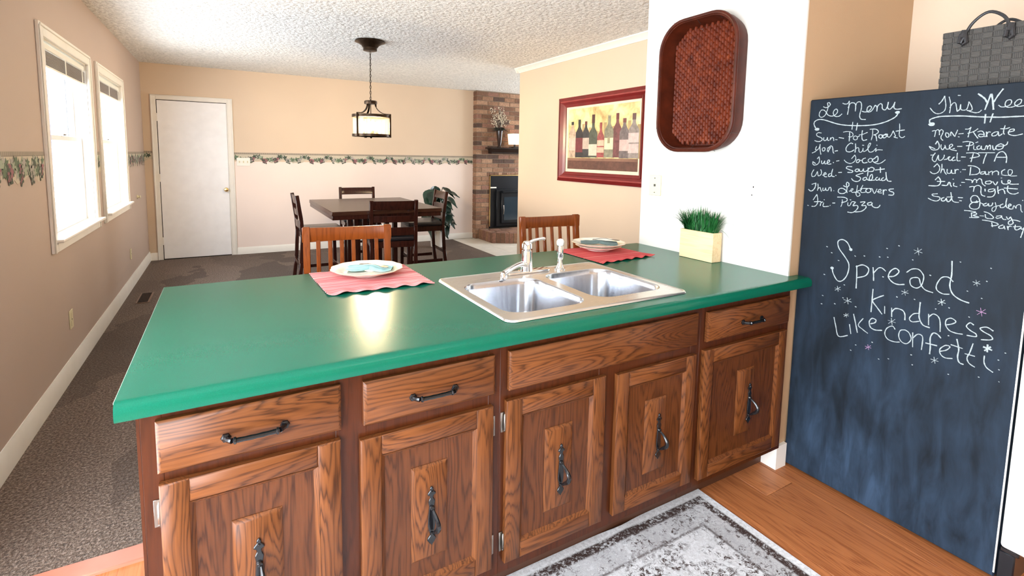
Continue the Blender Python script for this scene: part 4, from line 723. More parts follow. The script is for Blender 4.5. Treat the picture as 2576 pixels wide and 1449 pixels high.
s = MB(); s.tube([(LX, LY, 1.93), (LX, LY, 1.60)], .004, 6); s.lathe([(.004, 1.588), (.012, 1.596), (.006, 1.606), (.03, 1.612), (.03, 1.62)], (LX, LY, 0), 12); s.build('stem', M['bronze'], pl)
for nm, z0_, z1_ in (('upper_ring', rz1-.008, rz1+.020), ('lower_ring', rz0-.012, rz0+.012)):
    MB().lathe([(RR, z0_), (RR+.004, z0_), (RR+.004, z1_), (RR-.002, z1_), (RR-.002, z0_)], (LX, LY, 0), 48).build(nm, M['bronze'], pl)
MB().lathe([(.01, rz0-.008), (RR-.01, rz0-.008), (RR-.01, rz0-.005), (.01, rz0-.005)], (LX, LY, 0), 32).build('bottom_plate', thin_glass('frosted_bottom', .5, (.9, .85, .75)), pl)
for a in (-.247, -.247+2*PI/3, -.247+4*PI/3):
    ca, sa = math.cos(a-.2), math.sin(a-.2); RO = RR+.012
    pts = [(.045, 1.93), (.055, 1.89), (.085, 1.855), (.13, 1.832), (RO, 1.828)]
    P3 = [(LX+r_*ca, LY+r_*sa, z_) for r_, z_ in catmull(pts, 4)]
    s = MB()
    for p, q in zip(P3[:-1], P3[1:]): s.beam(p, q, .016, .008)
    s.beam((LX+RO*ca, LY+RO*sa, 1.832), (LX+RO*ca, LY+RO*sa, 1.598), .016, .010)
    s.beam((LX+RO*ca, LY+RO*sa, 1.602), (LX+(RO-.035)*ca, LY+(RO-.035)*sa, 1.602), .016, .010)
    s.build('support_arm', M['bronze'], pl)
s = MB(); n = 40; r_ = RR-.006
vs = [(LX+r_*math.cos(2*PI*j/n), LY+r_*math.sin(2*PI*j/n), z_) for z_ in (rz0, rz1+.012) for j in range(n)]
s.add(vs, [(j, (j+1) % n, n+(j+1) % n, n+j) for j in range(n)], True)
gd = bpy.data.materials.new('seeded_drum_glass'); gd.use_nodes = True; g_ = gd.node_tree; N_ = g_.nodes; N_.clear()
tr_, tl_, gl_, m1_, m2_, o_ = [N_.new('ShaderNode'+q) for q in ('BsdfTransparent', 'BsdfTranslucent', 'BsdfGlossy', 'MixShader', 'MixShader', 'OutputMaterial')]
tl_.inputs[0].default_value = (1, .93, .80, 1); gl_.inputs[1].default_value = .1; m1_.inputs[0].default_value = .012; m2_.inputs[0].default_value = .08
g_.links.new(tr_.outputs[0], m1_.inputs[1]); g_.links.new(tl_.outputs[0], m1_.inputs[2]); g_.links.new(m1_.outputs[0], m2_.inputs[1]); g_.links.new(gl_.outputs[0], m2_.inputs[2]); g_.links.new(m2_.outputs[0], o_.inputs[0])
s.build('glass_drum', gd, pl)
bulbm = emissive('lit_bulb', (1.0, .74, .42), BULB)
for q in range(3):
    a = 2*PI*q/3+.5; bx, by = LX+.075*math.cos(a), LY+.075*math.sin(a)
    MB().lathe([(.010, 1.615), (.013, 1.62), (.013, 1.665), (.008, 1.668)], (bx, by, 0), 10).build('bulb_socket', M['bronze'], pl)
    MB().lathe([(.010, 1.668), (.020, 1.685), (.029, 1.71), (.027, 1.735), (.012, 1.752), (.002, 1.756)], (bx, by, 0), 14).build('bulb', bulbm, pl)
# ceiling fixture of the kitchen, above and behind the camera
kf = empty('kitchen_ceiling_light', (1.9, -1.75, H), 'flat square kitchen ceiling light above the work area', 'lamp')
MB().box(1.45, 2.35, -2.2, -1.3, H-.07, H-.001).build('fixture_body', M['trim'], kf, bevel=.01)
ka = area('kitchen_light', (1.9, -1.75, H-.08), (0, 0, 0), .8, .8, KITCHEN_W, (1.0, .93, .82))
# ---------------------------------------------------------------- base cabinets
YF = .055; YD = .035; XL = .705; CT = .914; CB = .874
def panel_box(mb, x0, x1, z0, z1, yb, yf, ch):
    """slab with a chamfered front edge: back plane yb, front plane yf"""
    return mb.add([(x0, yb, z0), (x1, yb, z0), (x1, yb, z1), (x0, yb, z1), (x0, yf+ch*.8, z0), (x1, yf+ch*.8, z0), (x1, yf+ch*.8, z1), (x0, yf+ch*.8, z1),
                   (x0+ch, yf, z0+ch), (x1-ch, yf, z0+ch), (x1-ch, yf, z1-ch), (x0+ch, yf, z1-ch)],
                  [(0,1,2,3),(0,4,5,1),(1,5,6,2),(2,6,7,3),(3,7,4,0),(4,8,9,5),(5,9,10,6),(6,10,11,7),(7,11,8,4),(8,11,10,9)])
def bail_handle(x, zc, parent):
    """ornate black backplate with spear ends and a hanging tear-drop loop"""
    h = .182; y = YD+.001
    half = [(0, .091), (.006, .083), (.0035, .079), (.011, .071), (.013, .066), (.006, .062), (.0045, .056), (.0075, .051), (.010, .044), (.0075, .030), (.009, .010), (.0105, -.012), (.011, -.030), (.008, -.044),
            (.005, -.052), (.0045, -.058), (.010, -.064), (.014, -.071), (.009, -.079), (.004, -.085), (0, -.091)]
    pts = [(x+a, zc+b) for a, b in half]+[(x-a, zc+b) for a, b in half[::-1][1:-1]]
    p = MB().prism(pts, 'y', y-.005, y+.0005).build('handle_plate', M['black'], parent, bevel=.0015)
    s = MB(); L = []
    for q in range(9):
        t = q/8; L.append((x+.003+.004*math.sin(t*PI), y-.008-.030*math.sin(min(1, t*1.05)*PI)**.8-.004*t, zc+.020-.068*t))
    s.tube(L, [.0035, .005, .006, .007, .0075, .008, .0075, .006, .004], 8)
    s.build('handle_loop', M['black'], parent)
    for pr_, zz_ in (([(.002, -.012), (.006, -.010), (.008, -.004), (.006, .0)], .026), ([(.002, -.010), (.005, -.008), (.006, -.003), (.006, .0)], -.052), ([(.001, -.008), (.003, -.007), (.004, -.004), (.004, .0)], .074)):
        MB().lathe(pr_, (x, y, zc+zz_), 10, 'y').build('handle_bolt', M['black'], parent)
def hinge(x, z, parent, side, mat):
    s = MB(); s.box(min(x, x+side*.013), max(x, x+side*.013), YF-.003, YF+.001, z-.032, z+.032)
    s.tube([(x+side*.002, YF-.009, z-.022), (x+side*.002, YF-.009, z+.022)], .0045, 8)
    s.tube([(x+side*.002, YF-.009, z-.030), (x+side*.002, YF-.009, z-.022)], [.001, .0045], 8); s.tube([(x+side*.002, YF-.009, z+.022), (x+side*.002, YF-.009, z+.030)], [.0045, .001], 8)
    s.build('hinge', mat, parent, bevel=.0008)
def cab_door(parent, x0, x1, z0, z1, px0, px1, pz0, pz1, hx, hz_, hin):
    d = empty('door', ((x0+x1)/2, YD, z0), parent=parent); d.location = Vector(((x0+x1)/2, YD, z0))-origin(parent)
    fw = .056; bv = .004
    def stile(a, b, nm='stile'):
        s = MB(); panel_box(s, a, b, z0, z1, YF-.001, YD, .004); s.build(nm, M['oak_v'], d)
    stile(x0, x0+fw); stile(x1-fw, x1)
    for a, b in ((z0, z0+fw), (z1-fw, z1)):
        s = MB(); panel_box(s, x0+fw+.0002, x1-fw-.0002, a, b, YF-.001, YD+.0004, .004); s.build('rail', M['oak_h'], d)
    # sticking (small sloped bead round the recess)
    s = MB(); a0, a1, b0, b1 = x0+fw-.001, x1-fw+.001, z0+fw-.001, z1-fw+.001; w = .011
    o_ = [(a0, b0), (a1, b0), (a1, b1), (a0, b1)]; i_ = [(a0+w, b0+w), (a1-w, b0+w), (a1-w, b1-w), (a0+w, b1-w)]
    for k in range(4):
        p, q, r_, t_ = o_[k], o_[(k+1) % 4], i_[(k+1) % 4], i_[k]
        s.add([(p[0], YD+.001, p[1]), (q[0], YD+.001, q[1]), (r_[0], YD+.0105, r_[1]), (t_[0], YD+.0105, t_[1])], [(0, 1, 2, 3)])
    s.build('sticking', M['oak_v'], d)
    MB().box(x0+fw, x1-fw, YD+.0105, YF-.001, z0+fw, z1-fw).build('door_panel', M['oak_p'], d)
    s = MB(); panel_box(s, px0, px1, pz0, pz1, YD+.011, YD+.001, .010); s.build('raised_plaque', M['oak_v'], d)
    bail_handle(hx, hz_, d)
    hxp, sd = (x0, -1) if hin == 'l' else (x1, 1)
    for z in (z0+.068, z1-.072): hinge(hxp, z, d, sd, M['nickel'])
    return d
def pull(x, z, w, parent):
    y = YD; s = MB()
    for sg in (-1, 1):
        X = x+sg*w/2
        s.lathe([(.002, -.007), (.010, -.0045), (.0115, -.001), (.0115, .0)], (X, y, z), 6, 'y')
        s.tube([(X, y, z), (X-sg*.004, y-.014, z), (X-sg*.012, y-.022, z)], [.006, .006, .0065], 7)
        s.lathe([(.004, -.005), (.0085, -.002), (.0085, .002), (.004, .005)], (X-sg*.018, y-.023, z), 8, 'x')
    s.tube([(x+(q/8-.5)*(w-.028), y-.023-.002*math.sin(q/8*PI), z) for q in range(9)], [.0055, .0062, .0055, .0062, .0055, .0062, .0055, .0062, .0055], 8)
    s.build('drawer_pull', M['black'], parent)
def drawer(parent, x0, x1, z0, z1, pw=0, nm='drawer'):
    d = empty(nm, (0, 0, 0), parent=parent); d.location = Vector(((x0+x1)/2, YD, z0))-origin(parent)
    s = MB(); panel_box(s, x0, x1, z0, z1, YF-.001, YD, .009); s.build('drawer_front', M['oak_h'], d)
    if pw: pull((x0+x1)/2, (z0+z1)/2-.008, pw, d)
def cabinet(label, x0, x1, stiles, rails):
    c = empty('base_cabinet', ((x0+x1)/2, YF, 0), label, 'cabinet', 'oak base cabinets under the green counter')
    s = MB(); s.box(x0+.001, x1-.001, YF+.018, .66, .105, .12).box(x0+.001, x0+.016, YF+.018, .66, .12, CB).box(x1-.016, x1-.001, YF+.018, .66, .12, CB)
    s.build('carcass', M['oak_p'], c)
    for a, b in stiles: MB().box(a, b, YF, YF+.018, .105, CB).build('frame_stile', M['oak_f'], c, bevel=.0008)
    for a, b, z0, z1 in rails: MB().box(a, b, YF+.0003, YF+.0178, z0, z1).build('frame_rail', M['oak_f'], c)
    MB().box(x0+.001, x1-.001, .13, .146, .0, .105).build('toe_kick', M['toe'], c)
    return c
def R3(a, b): return [(a, b, .105, .152), (a, b, .675, .73), (a, b, .832, CB)]
c1 = cabinet('oak base cabinet at the free left end, two drawers above two doors', XL, 1.596, [(XL, .745), (1.112, 1.19), (1.556, 1.596)], R3(.745, 1.112)+R3(1.19, 1.556))
drawer(c1, .734, 1.124, .722, .843, .125); drawer(c1, 1.181, 1.571, .716, .837, .125)
cab_door(c1, .735, 1.121, .148, .697, .871, .981, .266, .560, .926, .413, 'l')
cab_door(c1, 1.171, 1.566, .148, .680, 1.310, 1.419, .268, .555, 1.367, .402, 'r')
c2 = cabinet('wide oak sink cabinet with one long blank front above two doors', 1.596, 2.49, [(1.596, 1.636), (1.985, 2.08), (2.44, 2.49)], R3(1.636, 1.985)+R3(2.08, 2.44))
drawer(c2, 1.621, 2.461, .714, .839, 0, 'false_drawer')
cab_door(c2, 1.612, 2.004, .147, .684, 1.759, 1.869, .263, .553, 1.819, .402, 'l')
cab_door(c2, 2.056, 2.458, .147, .676, 2.200, 2.309, .256, .544, 2.266, .396, 'r')
c3 = cabinet('oak base cabinet beside the chalkboard, one drawer above one door', 2.49, 3.076, [(2.49, 2.53), (3.02, 3.076)], R3(2.53, 3.02))
drawer(c3, 2.517, 3.055, .713, .834, .122); cab_door(c3, 2.503, 3.045, .138, .681, 2.723, 2.834, .266, .555, 2.799, .399, 'r')
MB().box(XL-.006, XL+.0, YF+.0, .672, .0, CB).build('end_panel', M['oak_f'], c1)
for c_, a, b in ((c1, XL, 1.596), (c2, 1.596, 2.49), (c3, 2.49, 3.076)): MB().box(a, b, .66, .672, 0, CB).build('back_panel', M['oak_p'], c_)
# ---------------------------------------------------------------- countertop with a rolled front edge and a sink cut-out
ct = empty('countertop', (1.9, .5, CB), 'long green laminate peninsula countertop with rolled front edge', 'countertop')
CL, YB, r = .671, 1.031, .020
nose = [(.02+.0, CT)]+[(r-r*math.sin(a), CT-r+r*math.cos(a)) for a in [PI/2*q/6 for q in range(7)]]+[(0.0, CB+.006), (.004, CB), (.03, CB), (.03, CT-.001+.001)]
nose = [(.03, CT)]+nose[1:-1]
s = MB(); s.prism(nose, 'x', CL, XC-.001)
hx0, hx1, hy0, hy1 = 1.655, 2.42, .10, .645
s2 = s
s2.box(CL, hx0, .03, YB, CB, CT).box(hx1, XW-.006, .03, YB, CB, CT).box(hx0, hx1, .03, hy0, CB, CT).box(hx0, hx1, hy1, YB, CB, CT).box(XW-.006, XC-.001, .03, YW-.001, CB, CT)
s2.build('worktop', M['green'], ct)
lt = plain('pale_laminate_edge', (.28, .36, .28), .6)
MB().box(CL-.0012, CL-.0002, .012, YB, CT-.003, CT-.0003).build('edge_seam', lt, ct)
# ---------------------------------------------------------------- stainless double sink
sk = empty('kitchen_sink', (2.04, .38, CT), 'stainless steel double bowl sink set into the green counter', 'sink')
X0, X1, Y0, Y1 = 1.631, 2.441, .072, .686; N = 5
bowls = [(1.672, 2.012, .135, .552), (2.058, 2.405, .150, .562)]
outer = rrect(X0, X1, Y0, Y1, .035, N)
def bowl_ring(b, z, ins, rad): return [(p[0], p[1], z) for p in rrect(b[0]+ins, b[1]-ins, b[2]+ins, b[3]-ins, rad, N)]
zt_ = CT+.006
from mathutils.geometry import tessellate_polygon
loops = [[Vector((p[0], p[1], zt_)) for p in rrect(X0+.012, X1-.012, Y0+.012, Y1-.012, .028, N)]]+[[Vector(p) for p in [(q[0], q[1], zt_) for q in rrect(*b, .075, N)]] for b in bowls]
s = MB(); s.add([tuple(v) for l in loops for v in l], [tuple(t_) for t_ in tessellate_polygon(loops)])
def ringstrip(mb, rings, smooth=True):
    n = len(rings[0]); vs = [p for r_ in rings for p in r_]
    mb.add(vs, [(k*n+i, k*n+(i+1) % n, (k+1)*n+(i+1) % n, (k+1)*n+i) for k in range(len(rings)-1) for i in range(n)], smooth)
ringstrip(s, [[(p[0], p[1], z) for p in rrect(X0+q, X1-q, Y0+q, Y1-q, .035-q*.5, N)] for q, z in ((.012, zt_), (.008, CT+.0085), (.003, CT+.007), (0, CT+.0012), (.004, CT+.0004))])
s.build('sink_deck', M['steel'], sk)
for b in bowls:
    s = MB(); R_ = []
    for z, ins, rad in ((zt_, 0, .075), (CT+.001, .004, .073), (CT-.02, .008, .07), (CT-.13, .018, .065), (CT-.155, .026, .06), (CT-.170, .045, .05), (CT-.174, .08, .035)):
        R_.append(bowl_ring(b, z, ins, rad))
    ringstrip(s, R_)
    n = len(R_[0]); cx, cy = (b[0]+b[1])/2, (b[2]+b[3])/2
    s.add(R_[-1]+[(cx, cy, CT-.177)], [(i, (i+1) % n, n) for i in range(n)], True)
    s.build('bowl', M['bowl'], sk)
    MB().lathe([(.045, CT-.176), (.043, CT-.172), (.030, CT-.176), (.005, CT-.178)], (cx, cy, 0), 20).build('drain', M['chrome'], sk)
# faucet
fz = CT+.006
fa = empty('faucet', (2.04, .628, fz), 'chrome single lever kitchen faucet behind the left sink bowl', 'faucet')
s = MB(); pts = rrect(1.915, 2.155, .600, .655, .026, 5); s.prism(pts, 'z', fz, fz+.010); s.build('base_plate', M['chrome'], fa, bevel=.003, seg=2)
MB().lathe([(.029, fz+.008), (.027, fz+.03), (.024, fz+.085), (.023, fz+.098), (.019, fz+.101), (.019, fz+.104), (.0235, fz+.107), (.023, fz+.128), (.014, fz+.140), (.004, fz+.142)], (2.036, .628, 0), 24).build('faucet_body', M['chrome'], fa)
MB().tube(catmull([(2.03, .615, fz+.035), (1.985, .595, fz+.048), (1.93, .57, fz+.042), (1.875, .545, fz+.028)], 5), [.012]*6+[.011]*6+[.012]*4, 12).lathe([(.009, fz-.0), (.012, fz+.003), (.0125, fz+.022), (.008, fz+.033)], (1.872, .544, 0), 14).build('spout', M['chrome'], fa)
MB().tube(catmull([(2.040, .626, fz+.128), (2.065, .62, fz+.142), (2.105, .61, fz+.150), (2.118, .608, fz+.146)], 4), [.009, .0085, .008, .0075, .007, .0065, .006, .006, .0065, .007, .0075, .0075, .005], 10).build('lever', M['chrome'], fa)
sp = empty('side_sprayer', (2.205, .612, fz), 'chrome side sprayer with a white rounded head right of the faucet', 'faucet sprayer')
MB().lathe([(.026, fz), (.026, fz+.005), (.018, fz+.009), (.013, fz+.024), (.012, fz+.045)], (2.205, .612, 0), 20).build('sprayer_base', M['chrome'], sp)
MB().lathe([(.010, fz+.045), (.0145, fz+.050), (.0155, fz+.085), (.013, fz+.108), (.0165, fz+.112)], (2.205, .612, 0), 18).build('sprayer_grip', M['chrome'], sp)
MB().lathe([(.014, fz+.110), (.0175, fz+.118), (.0175, fz+.130), (.012, fz+.139), (.003, fz+.142)], (2.205, .612, 0), 18).build('sprayer_head', M['plastic_w'], sp)
# ---------------------------------------------------------------- place settings
def cloth_mat(name, a, b, c_):
    t = NT(name); co = t.co(); sep = t.n('ShaderNodeSeparateXYZ', i_0=co)
    st = t.noise(t.co(scale=(.4, 42, 0)), 1.0, 3, .7)
    col = t.ramp(st, [(.30, a), (.44, b), (.52, a), (.60, c_), (.70, b)])
    rib = t.n('ShaderNodeTexWave', wave_type='BANDS', bands_direction='Y', i_Vector=co, i_Scale=75.0).outputs[1]
    t.P(Base_Color=col, Roughness=.9, Specular_IOR_Level=.15); t.bump(t.math('ADD', rib, t.math('MULTIPLY', t.noise(co, 700, 2), .5)), .7, .0015); return t.m
mat_l = cloth_mat('striped_coral_cloth', (.52, .060, .075), (.75, .36, .36), (.80, .58, .55))
mat_r = cloth_mat('coral_cloth', (.52, .060, .065), (.58, .10, .10), (.66, .20, .18))
def placemat(cs, mat, label, seed):
    (fl, fr, br_, bl) = [Vector(c) for c in cs]; s = MB(); nx, ny = 60, 46; vs = []; rr = random.Random(seed)
    ph = [rr.uniform(0, 6) for _ in range(6)]
    for k in (1, 0):
        for j in range(ny+1):
            for i in range(nx+1):
                u, v = i/nx, j/ny
                p = (fl*(1-u)+fr*u)*(1-v)+(bl*(1-u)+br_*u)*v
                ed = max(0, 1-min(u, 1-u)/.04)
                edv = max(0, 1-v/.25)
                w = .0022*math.sin(v*2*PI*16)*ed*1.2
                z = CT+.0016+.0008*math.sin(u*18+ph[2])*math.sin(v*9+ph[3])+.0012
                z += edv*(.0035*(1+math.sin(u*34+ph[4])))*1.0
                y = p.y+.005*math.sin(u*26+ph[5])*edv
                vs.append((p.x+w, y, z+(.0024 if k else 0)))
    n = (nx+1)*(ny+1)
    fs = [(j*(nx+1)+i, j*(nx+1)+i+1, (j+1)*(nx+1)+i+1, (j+1)*(nx+1)+i) for j in range(ny) for i in range(nx)]
    rim = [i for i in range(nx+1)]+[j*(nx+1)+nx for j in range(1, ny+1)]+[ny*(nx+1)+i for i in range(nx-1, -1, -1)]+[j*(nx+1) for j in range(ny-1, 0, -1)]
    fs += [(a+n, b+n, c+n, d+n) for a, b, c, d in fs]+[(rim[i], rim[(i+1) % len(rim)], rim[(i+1) % len(rim)]+n, rim[i]+n) for i in range(len(rim))]
    s.add(vs, fs, True)
    return tag(s.build('placemat', mat), label, 'placemat', 'coral ribbed placemats on the green counter')
placemat([(1.197, .633), (1.605, .633), (1.600, 1.022), (1.185, 1.018)], mat_l, 'light striped coral placemat left of the sink', 1)
placemat([(2.473, .634), (2.862, .673), (2.85, 1.026), (2.47, 1.026)], mat_r, 'plain coral red placemat right of the sink, near the white wall', 2)
def china(name, tint):
    t = NT(name); n = t.noise(t.co(), 14, 3)
    t.P(Base_Color=t.ramp(n, [(.42, (.86, .83, .74)), (.60, (.84, .80, .66)), (.75, tint)]), Roughness=.16, Coat_Weight=.3); return t.m
def plate_obj(cx, cy, z, R_, mat, label, group):
    sc_ = lambda a, r_: 1+(.018*math.cos(a*12) if r_ > R_*.8 else 0)
    p = empty('dinner_plate', (cx, cy, z), label, 'plate', group)
    f = R_/.148
    MB().lathe([(.075*f, z), (.078*f, z+.004), (.10*f, z+.008), (.148*f, z+.024), (.150*f, z+.0265), (.147*f, z+.028), (.105*f, z+.016), (.095*f, z+.010), (.002, z+.009)], (cx, cy, 0), 72, fn=sc_).build('dish', mat, p)
    rim = plain('plate_rim_line', (.45, .30, .16), .3) if 'rim' not in M else M['rim']; M['rim'] = rim
    n = 72; vs = []
    for q in range(n):
        a = 2*PI*q/n; rr_ = .1500*f*(1+.018*math.cos(a*12)); vs.append((cx+rr_*math.cos(a), cy+rr_*math.sin(a), z+.0268))
    MB().tube(vs, .0011, 5, closed=True).build('rim_line', rim, p)
    s = MB()
    for q in range(5):   # little painted flower sprays near the rim
        a = 2*PI*q/5+2.7
        for w in range(5):
            b = a+(w-2)*.07; r_ = (.118+.006*math.sin(w*2.3))*f; zz = z+.0178+.0012*math.sin(w*2.3)+.0012; X, Y = cx+r_*math.cos(b), cy+r_*math.sin(b)
            s.cur = w % 3; s.add([(X+.0055*math.cos(t*PI/3), Y+.0045*math.sin(t*PI/3), zz+.0016*math.cos(t*PI/3-b)) for t in range(6)], [tuple(range(6))])
    s.build('painted_sprig', [plain('sprig_ochre', (.62, .40, .12), .3), plain('sprig_rose', (.62, .28, .20), .3), plain('sprig_green', (.25, .30, .14), .3)], p)
PLG = 'cream scalloped plates on the placemats'
zp = CT+.0072
plate_obj(1.402, .900, zp, .146, china('cream_glaze', (.80, .70, .42)), 'cream scalloped plate holding the light aqua napkin', PLG)
plate_obj(2.688, .925, zp, .125, china('yellow_glaze_under', (.80, .66, .32)), 'smaller lower plate under the yellow-rimmed plate on the right placemat', PLG)
plate_obj(2.688, .925, zp+.0165, .146, china('yellow_glaze', (.80, .62, .24)), 'yellow-rimmed scalloped plate holding the grey-green napkin', PLG)
def napkin(cx, cy, z, L, W_, ang, mat, label, nm_seed):
    s = MB(); nx, ny = 28, 14; vs = []; rr = random.Random(nm_seed); ph = rr.uniform(0, 6)
    for k in (0, 1):
        for j in range(ny+1):
            for i in range(nx+1):
                u, v = i/nx*2-1, j/ny*2-1
                w = W_/2*(.30+.70*math.sin(min(1, abs(u)*1.15)*PI*.62)) * (1-.35*max(0, abs(u)-.75)/.25)
                x = u*L/2; y = v*w
                zz = z+.004+.010*math.exp(-(u*u)*5)*(1-v*v)+.003*math.sin(v*9+ph+u*2)*(abs(u)**.5)+.003*(1-v*v)
                vs.append((cx+x*math.cos(ang)-y*math.sin(ang), cy+x*math.sin(ang)+y*math.cos(ang), zz+(.0025 if k else -.002)))
    n = (nx+1)*(ny+1); fs = [(j*(nx+1)+i, j*(nx+1)+i+1, (j+1)*(nx+1)+i+1, (j+1)*(nx+1)+i) for j in range(ny) for i in range(nx)]
    rim = [i for i in range(nx+1)]+[j*(nx+1)+nx for j in range(1, ny+1)]+[ny*(nx+1)+i for i in range(nx-1, -1, -1)]+[j*(nx+1) for j in range(ny-1, 0, -1)]
    fs += [(a+n, b+n, c+n, d+n) for a, b, c, d in fs]+[(rim[i], rim[(i+1) % len(rim)], rim[(i+1) % len(rim)]+n, rim[i]+n) for i in range(len(rim))]
    s.add(vs, fs, True); return tag(s.build('napkin', mat), label, 'napkin', 'folded napkins on the plates')
napkin(1.415, .905, zp+.0165, .19, .105, -.45, plain('aqua_cloth', (.30, .50, .50), .85, var=.18, vs=30, bump=.4, bs=400), 'pale aqua folded napkin on the left plate', 1)
napkin(2.69, .925, zp+.0335, .20, .115, -.62, plain('grey_green_cloth', (.10, .145, .14), .85, var=.2, vs=30, bump=.4, bs=400), 'grey-green folded napkin on the right plate', 2)
def cutlery(cx, cy, z, ang, kind, label):
    s = MB(); L = .15
    def T(u, v, w): return (cx+u*math.cos(ang)-v*math.sin(ang), cy+u*math.sin(ang)+v*math.cos(ang), z+w)
    n = 9
    prof = [(-.075, .0065), (-.06, .006), (-.03, .003), (.0, .0025), (.025, .003), (.035, .009), (.05, .014), (.064, .012), (.075, .002)]
    top = [T(u, w, .010*math.exp(-((u+.01)/.04)**2)+(.004 if u > .03 else .002)) for u, w in prof]; bot = [T(u, -w, .010*math.exp(-((u+.01)/.04)**2)+(.004 if u > .03 else .002)) for u, w in prof]
    vs = top+bot; vs2 = [(a, b, c+.0018) for a, b, c in vs]
    s.add(vs+vs2, [(i, i+1, n+i+1, n+i) for i in range(n-1)]+[(18+i, 18+i+1, 18+n+i+1, 18+n+i) for i in range(n-1)]+[(i, i+1, 18+i+1, 18+i) for i in range(n-1)]+[(n+i, n+i+1, 18+n+i+1, 18+n+i) for i in range(n-1)], True)
    return tag(s.build(kind, M['pewter']), label, kind)
M['pewter'] = plain('dark_pewter', (.11, .105, .10), .22, 1.0)
cutlery(1.425, .875, zp+.033, -.95, 'spoon', 'dark metal spoon across the pale aqua napkin')
cutlery(2.725, .905, zp+.051, -.75, 'spoon', 'small metal spoon on the grey-green napkin')
# ---------------------------------------------------------------- grass planter
gp = empty('grass_planter', (3.035, .52, CT), 'pale wooden box planter of green grass against the white wall', 'potted plant')
px0, px1, py0, py1, pz1 = 2.995, 3.062, .415, .625, 1.064; tw_ = .008
s = MB(); s.box(px0, px0+tw_, py0, py1, CT+.001, pz1).box(px1-tw_, px1, py0, py1, CT+.001, pz1).box(px0+tw_, px1-tw_, py0, py0+tw_, CT+.001, pz1).box(px0+tw_, px1-tw_, py1-tw_, py1, CT+.001, pz1).box(px0+tw_, px1-tw_, py0+tw_, py1-tw_, CT+.001, CT+.01)
s.build('wooden_box', oak('pale_birch', 'y', (.78, .60, .36), (.66, .46, .24), rings=4, rough=.5), gp, bevel=.0015)
MB().box(px0+tw_, px1-tw_, py0+tw_, py1-tw_, pz1-.03, pz1-.014).build('soil', plain('dark_moss', (.03, .03, .015), .95), gp)
s = MB(); rr = random.Random(11)
def blade(b0, dx, dy, h, droop, w):
    n = 6; vs = []
    for q in range(n+1):
        t = q/n; x = b0[0]+dx*t**1.6; y = b0[1]+dy*t**1.6; z = pz1-.016+h*t-droop*t**3; ww = w*(1-t**2.2)+.0002
        L = math.hypot(dx, dy)+1e-6; nx_, ny_ = -dy/L*ww, dx/L*ww
        x = min(x, XW-.010)
        vs += [(x+nx_, y+ny_, z), (x, y, z-ww*.25), (x-nx_, y-ny_, z)]
    s.add(vs, [(3*q+a, 3*q+a+1, 3*q+a+4, 3*q+a+3) for q in range(n) for a in (0, 1)], True)
for k in range(420):
    y = rr.uniform(py0+.012, py1-.012); e = (y-(py0+py1)/2)/.1
    s.cur = rr.choice((0, 0, 1, 2)); blade((rr.uniform(px0+.012, px1-.012), y), rr.uniform(-.04, .03), e*.060+rr.uniform(-.04, .04), rr.uniform(.085, .16)-.02*abs(e), rr.uniform(0, .03), rr.uniform(.0022, .0042))
for k in range(34):
    y = rr.uniform(py0+.01, py1-.01); e = 1 if rr.random() < .5 else -1
    s.cur = 0; blade((rr.uniform(px0+.015, px1-.015), y), rr.uniform(-.05, .02), e*rr.uniform(.05, .14), rr.uniform(.13, .20), rr.uniform(.03, .13), .0028)
for dy_, h, dr_ in ((-.17, .16, .10), (-.14, .10, .10), (-.12, .13, .03), (.15, .17, .10), (.17, .14, .075), (.13, .11, .115)):
    s.cur = 0; blade((px0+.03, (py0+py1)/2+dy_*.5), -.03, dy_*.95, h, dr_, .0032)
s.build('grass_blades', [plain('grass_green', (.012, .11, .022), .45, var=.3, vs=30), plain('grass_mid', (.03, .18, .045), .45, var=.3, vs=30), plain('grass_dark', (.006, .06, .014), .5, var=.3, vs=30)], gp, kind='stuff')
# ---------------------------------------------------------------- woven wall basket
wb = empty('wall_basket', (XW-.01, .575, 1.81), 'red-brown woven rattan tray basket hanging on the white wall', 'basket')
BY0, BY1, BZ0, BZ1 = .338, .812, 1.478, 2.148; xf, xb = XW-.098, XW-.012
red_b = plain('red_brown_bamboo', (.055, .009, .003), .45, spec=.18, var=.35, vs=14); t = NT('rattan_weave'); c = t.co()
t.P(Base_Color=t.ramp(t.noise(c, 30, 3), [(.3, (.055, .007, .002)), (.6, (.13, .021, .006)), (.8, (.20, .042, .013))]), Roughness=.45, Specular_IOR_Level=.2); weave = t.m
def loop(y0, y1, z0, z1, rad, x, n=8): return [(x, p[0], p[1]) for p in rrect(y0, y1, z0, z1, rad, n)]
s = MB()
g = .0
ringstrip(s, [loop(BY0, BY1, BZ0, BZ1, .15, xf), loop(BY0+.012, BY1-.012, BZ0+.012, BZ1-.012, .145, xf), loop(BY0+.020, BY1-.020, BZ0+.020, BZ1-.020, .135, xf+.05), loop(BY0+.028, BY1-.028, BZ0+.028, BZ1-.028, .13, xb-.006)], True)
s.build('inner_band', red_b, wb)
s = MB(); ringstrip(s, [loop(BY0, BY1, BZ0, BZ1, .15, xf), loop(BY0-.003, BY1+.003, BZ0-.003, BZ1+.003, .152, xf+.01), loop(BY0-.001, BY1+.001, BZ0-.001, BZ1+.001, .15, xf+.05), loop(BY0+.010, BY1-.010, BZ0+.010, BZ1-.010, .14, xb+.006)], True)
s.add(loop(BY0+.012, BY1-.012, BZ0+.012, BZ1-.012, .14, xb-.003), [tuple(range(36))])
s.build('outer_band', red_b, wb)
MB().tube(loop(BY0, BY1, BZ0, BZ1, .15, xf, 10), .009, 8, closed=True).build('rim', red_b, wb)
s = MB()
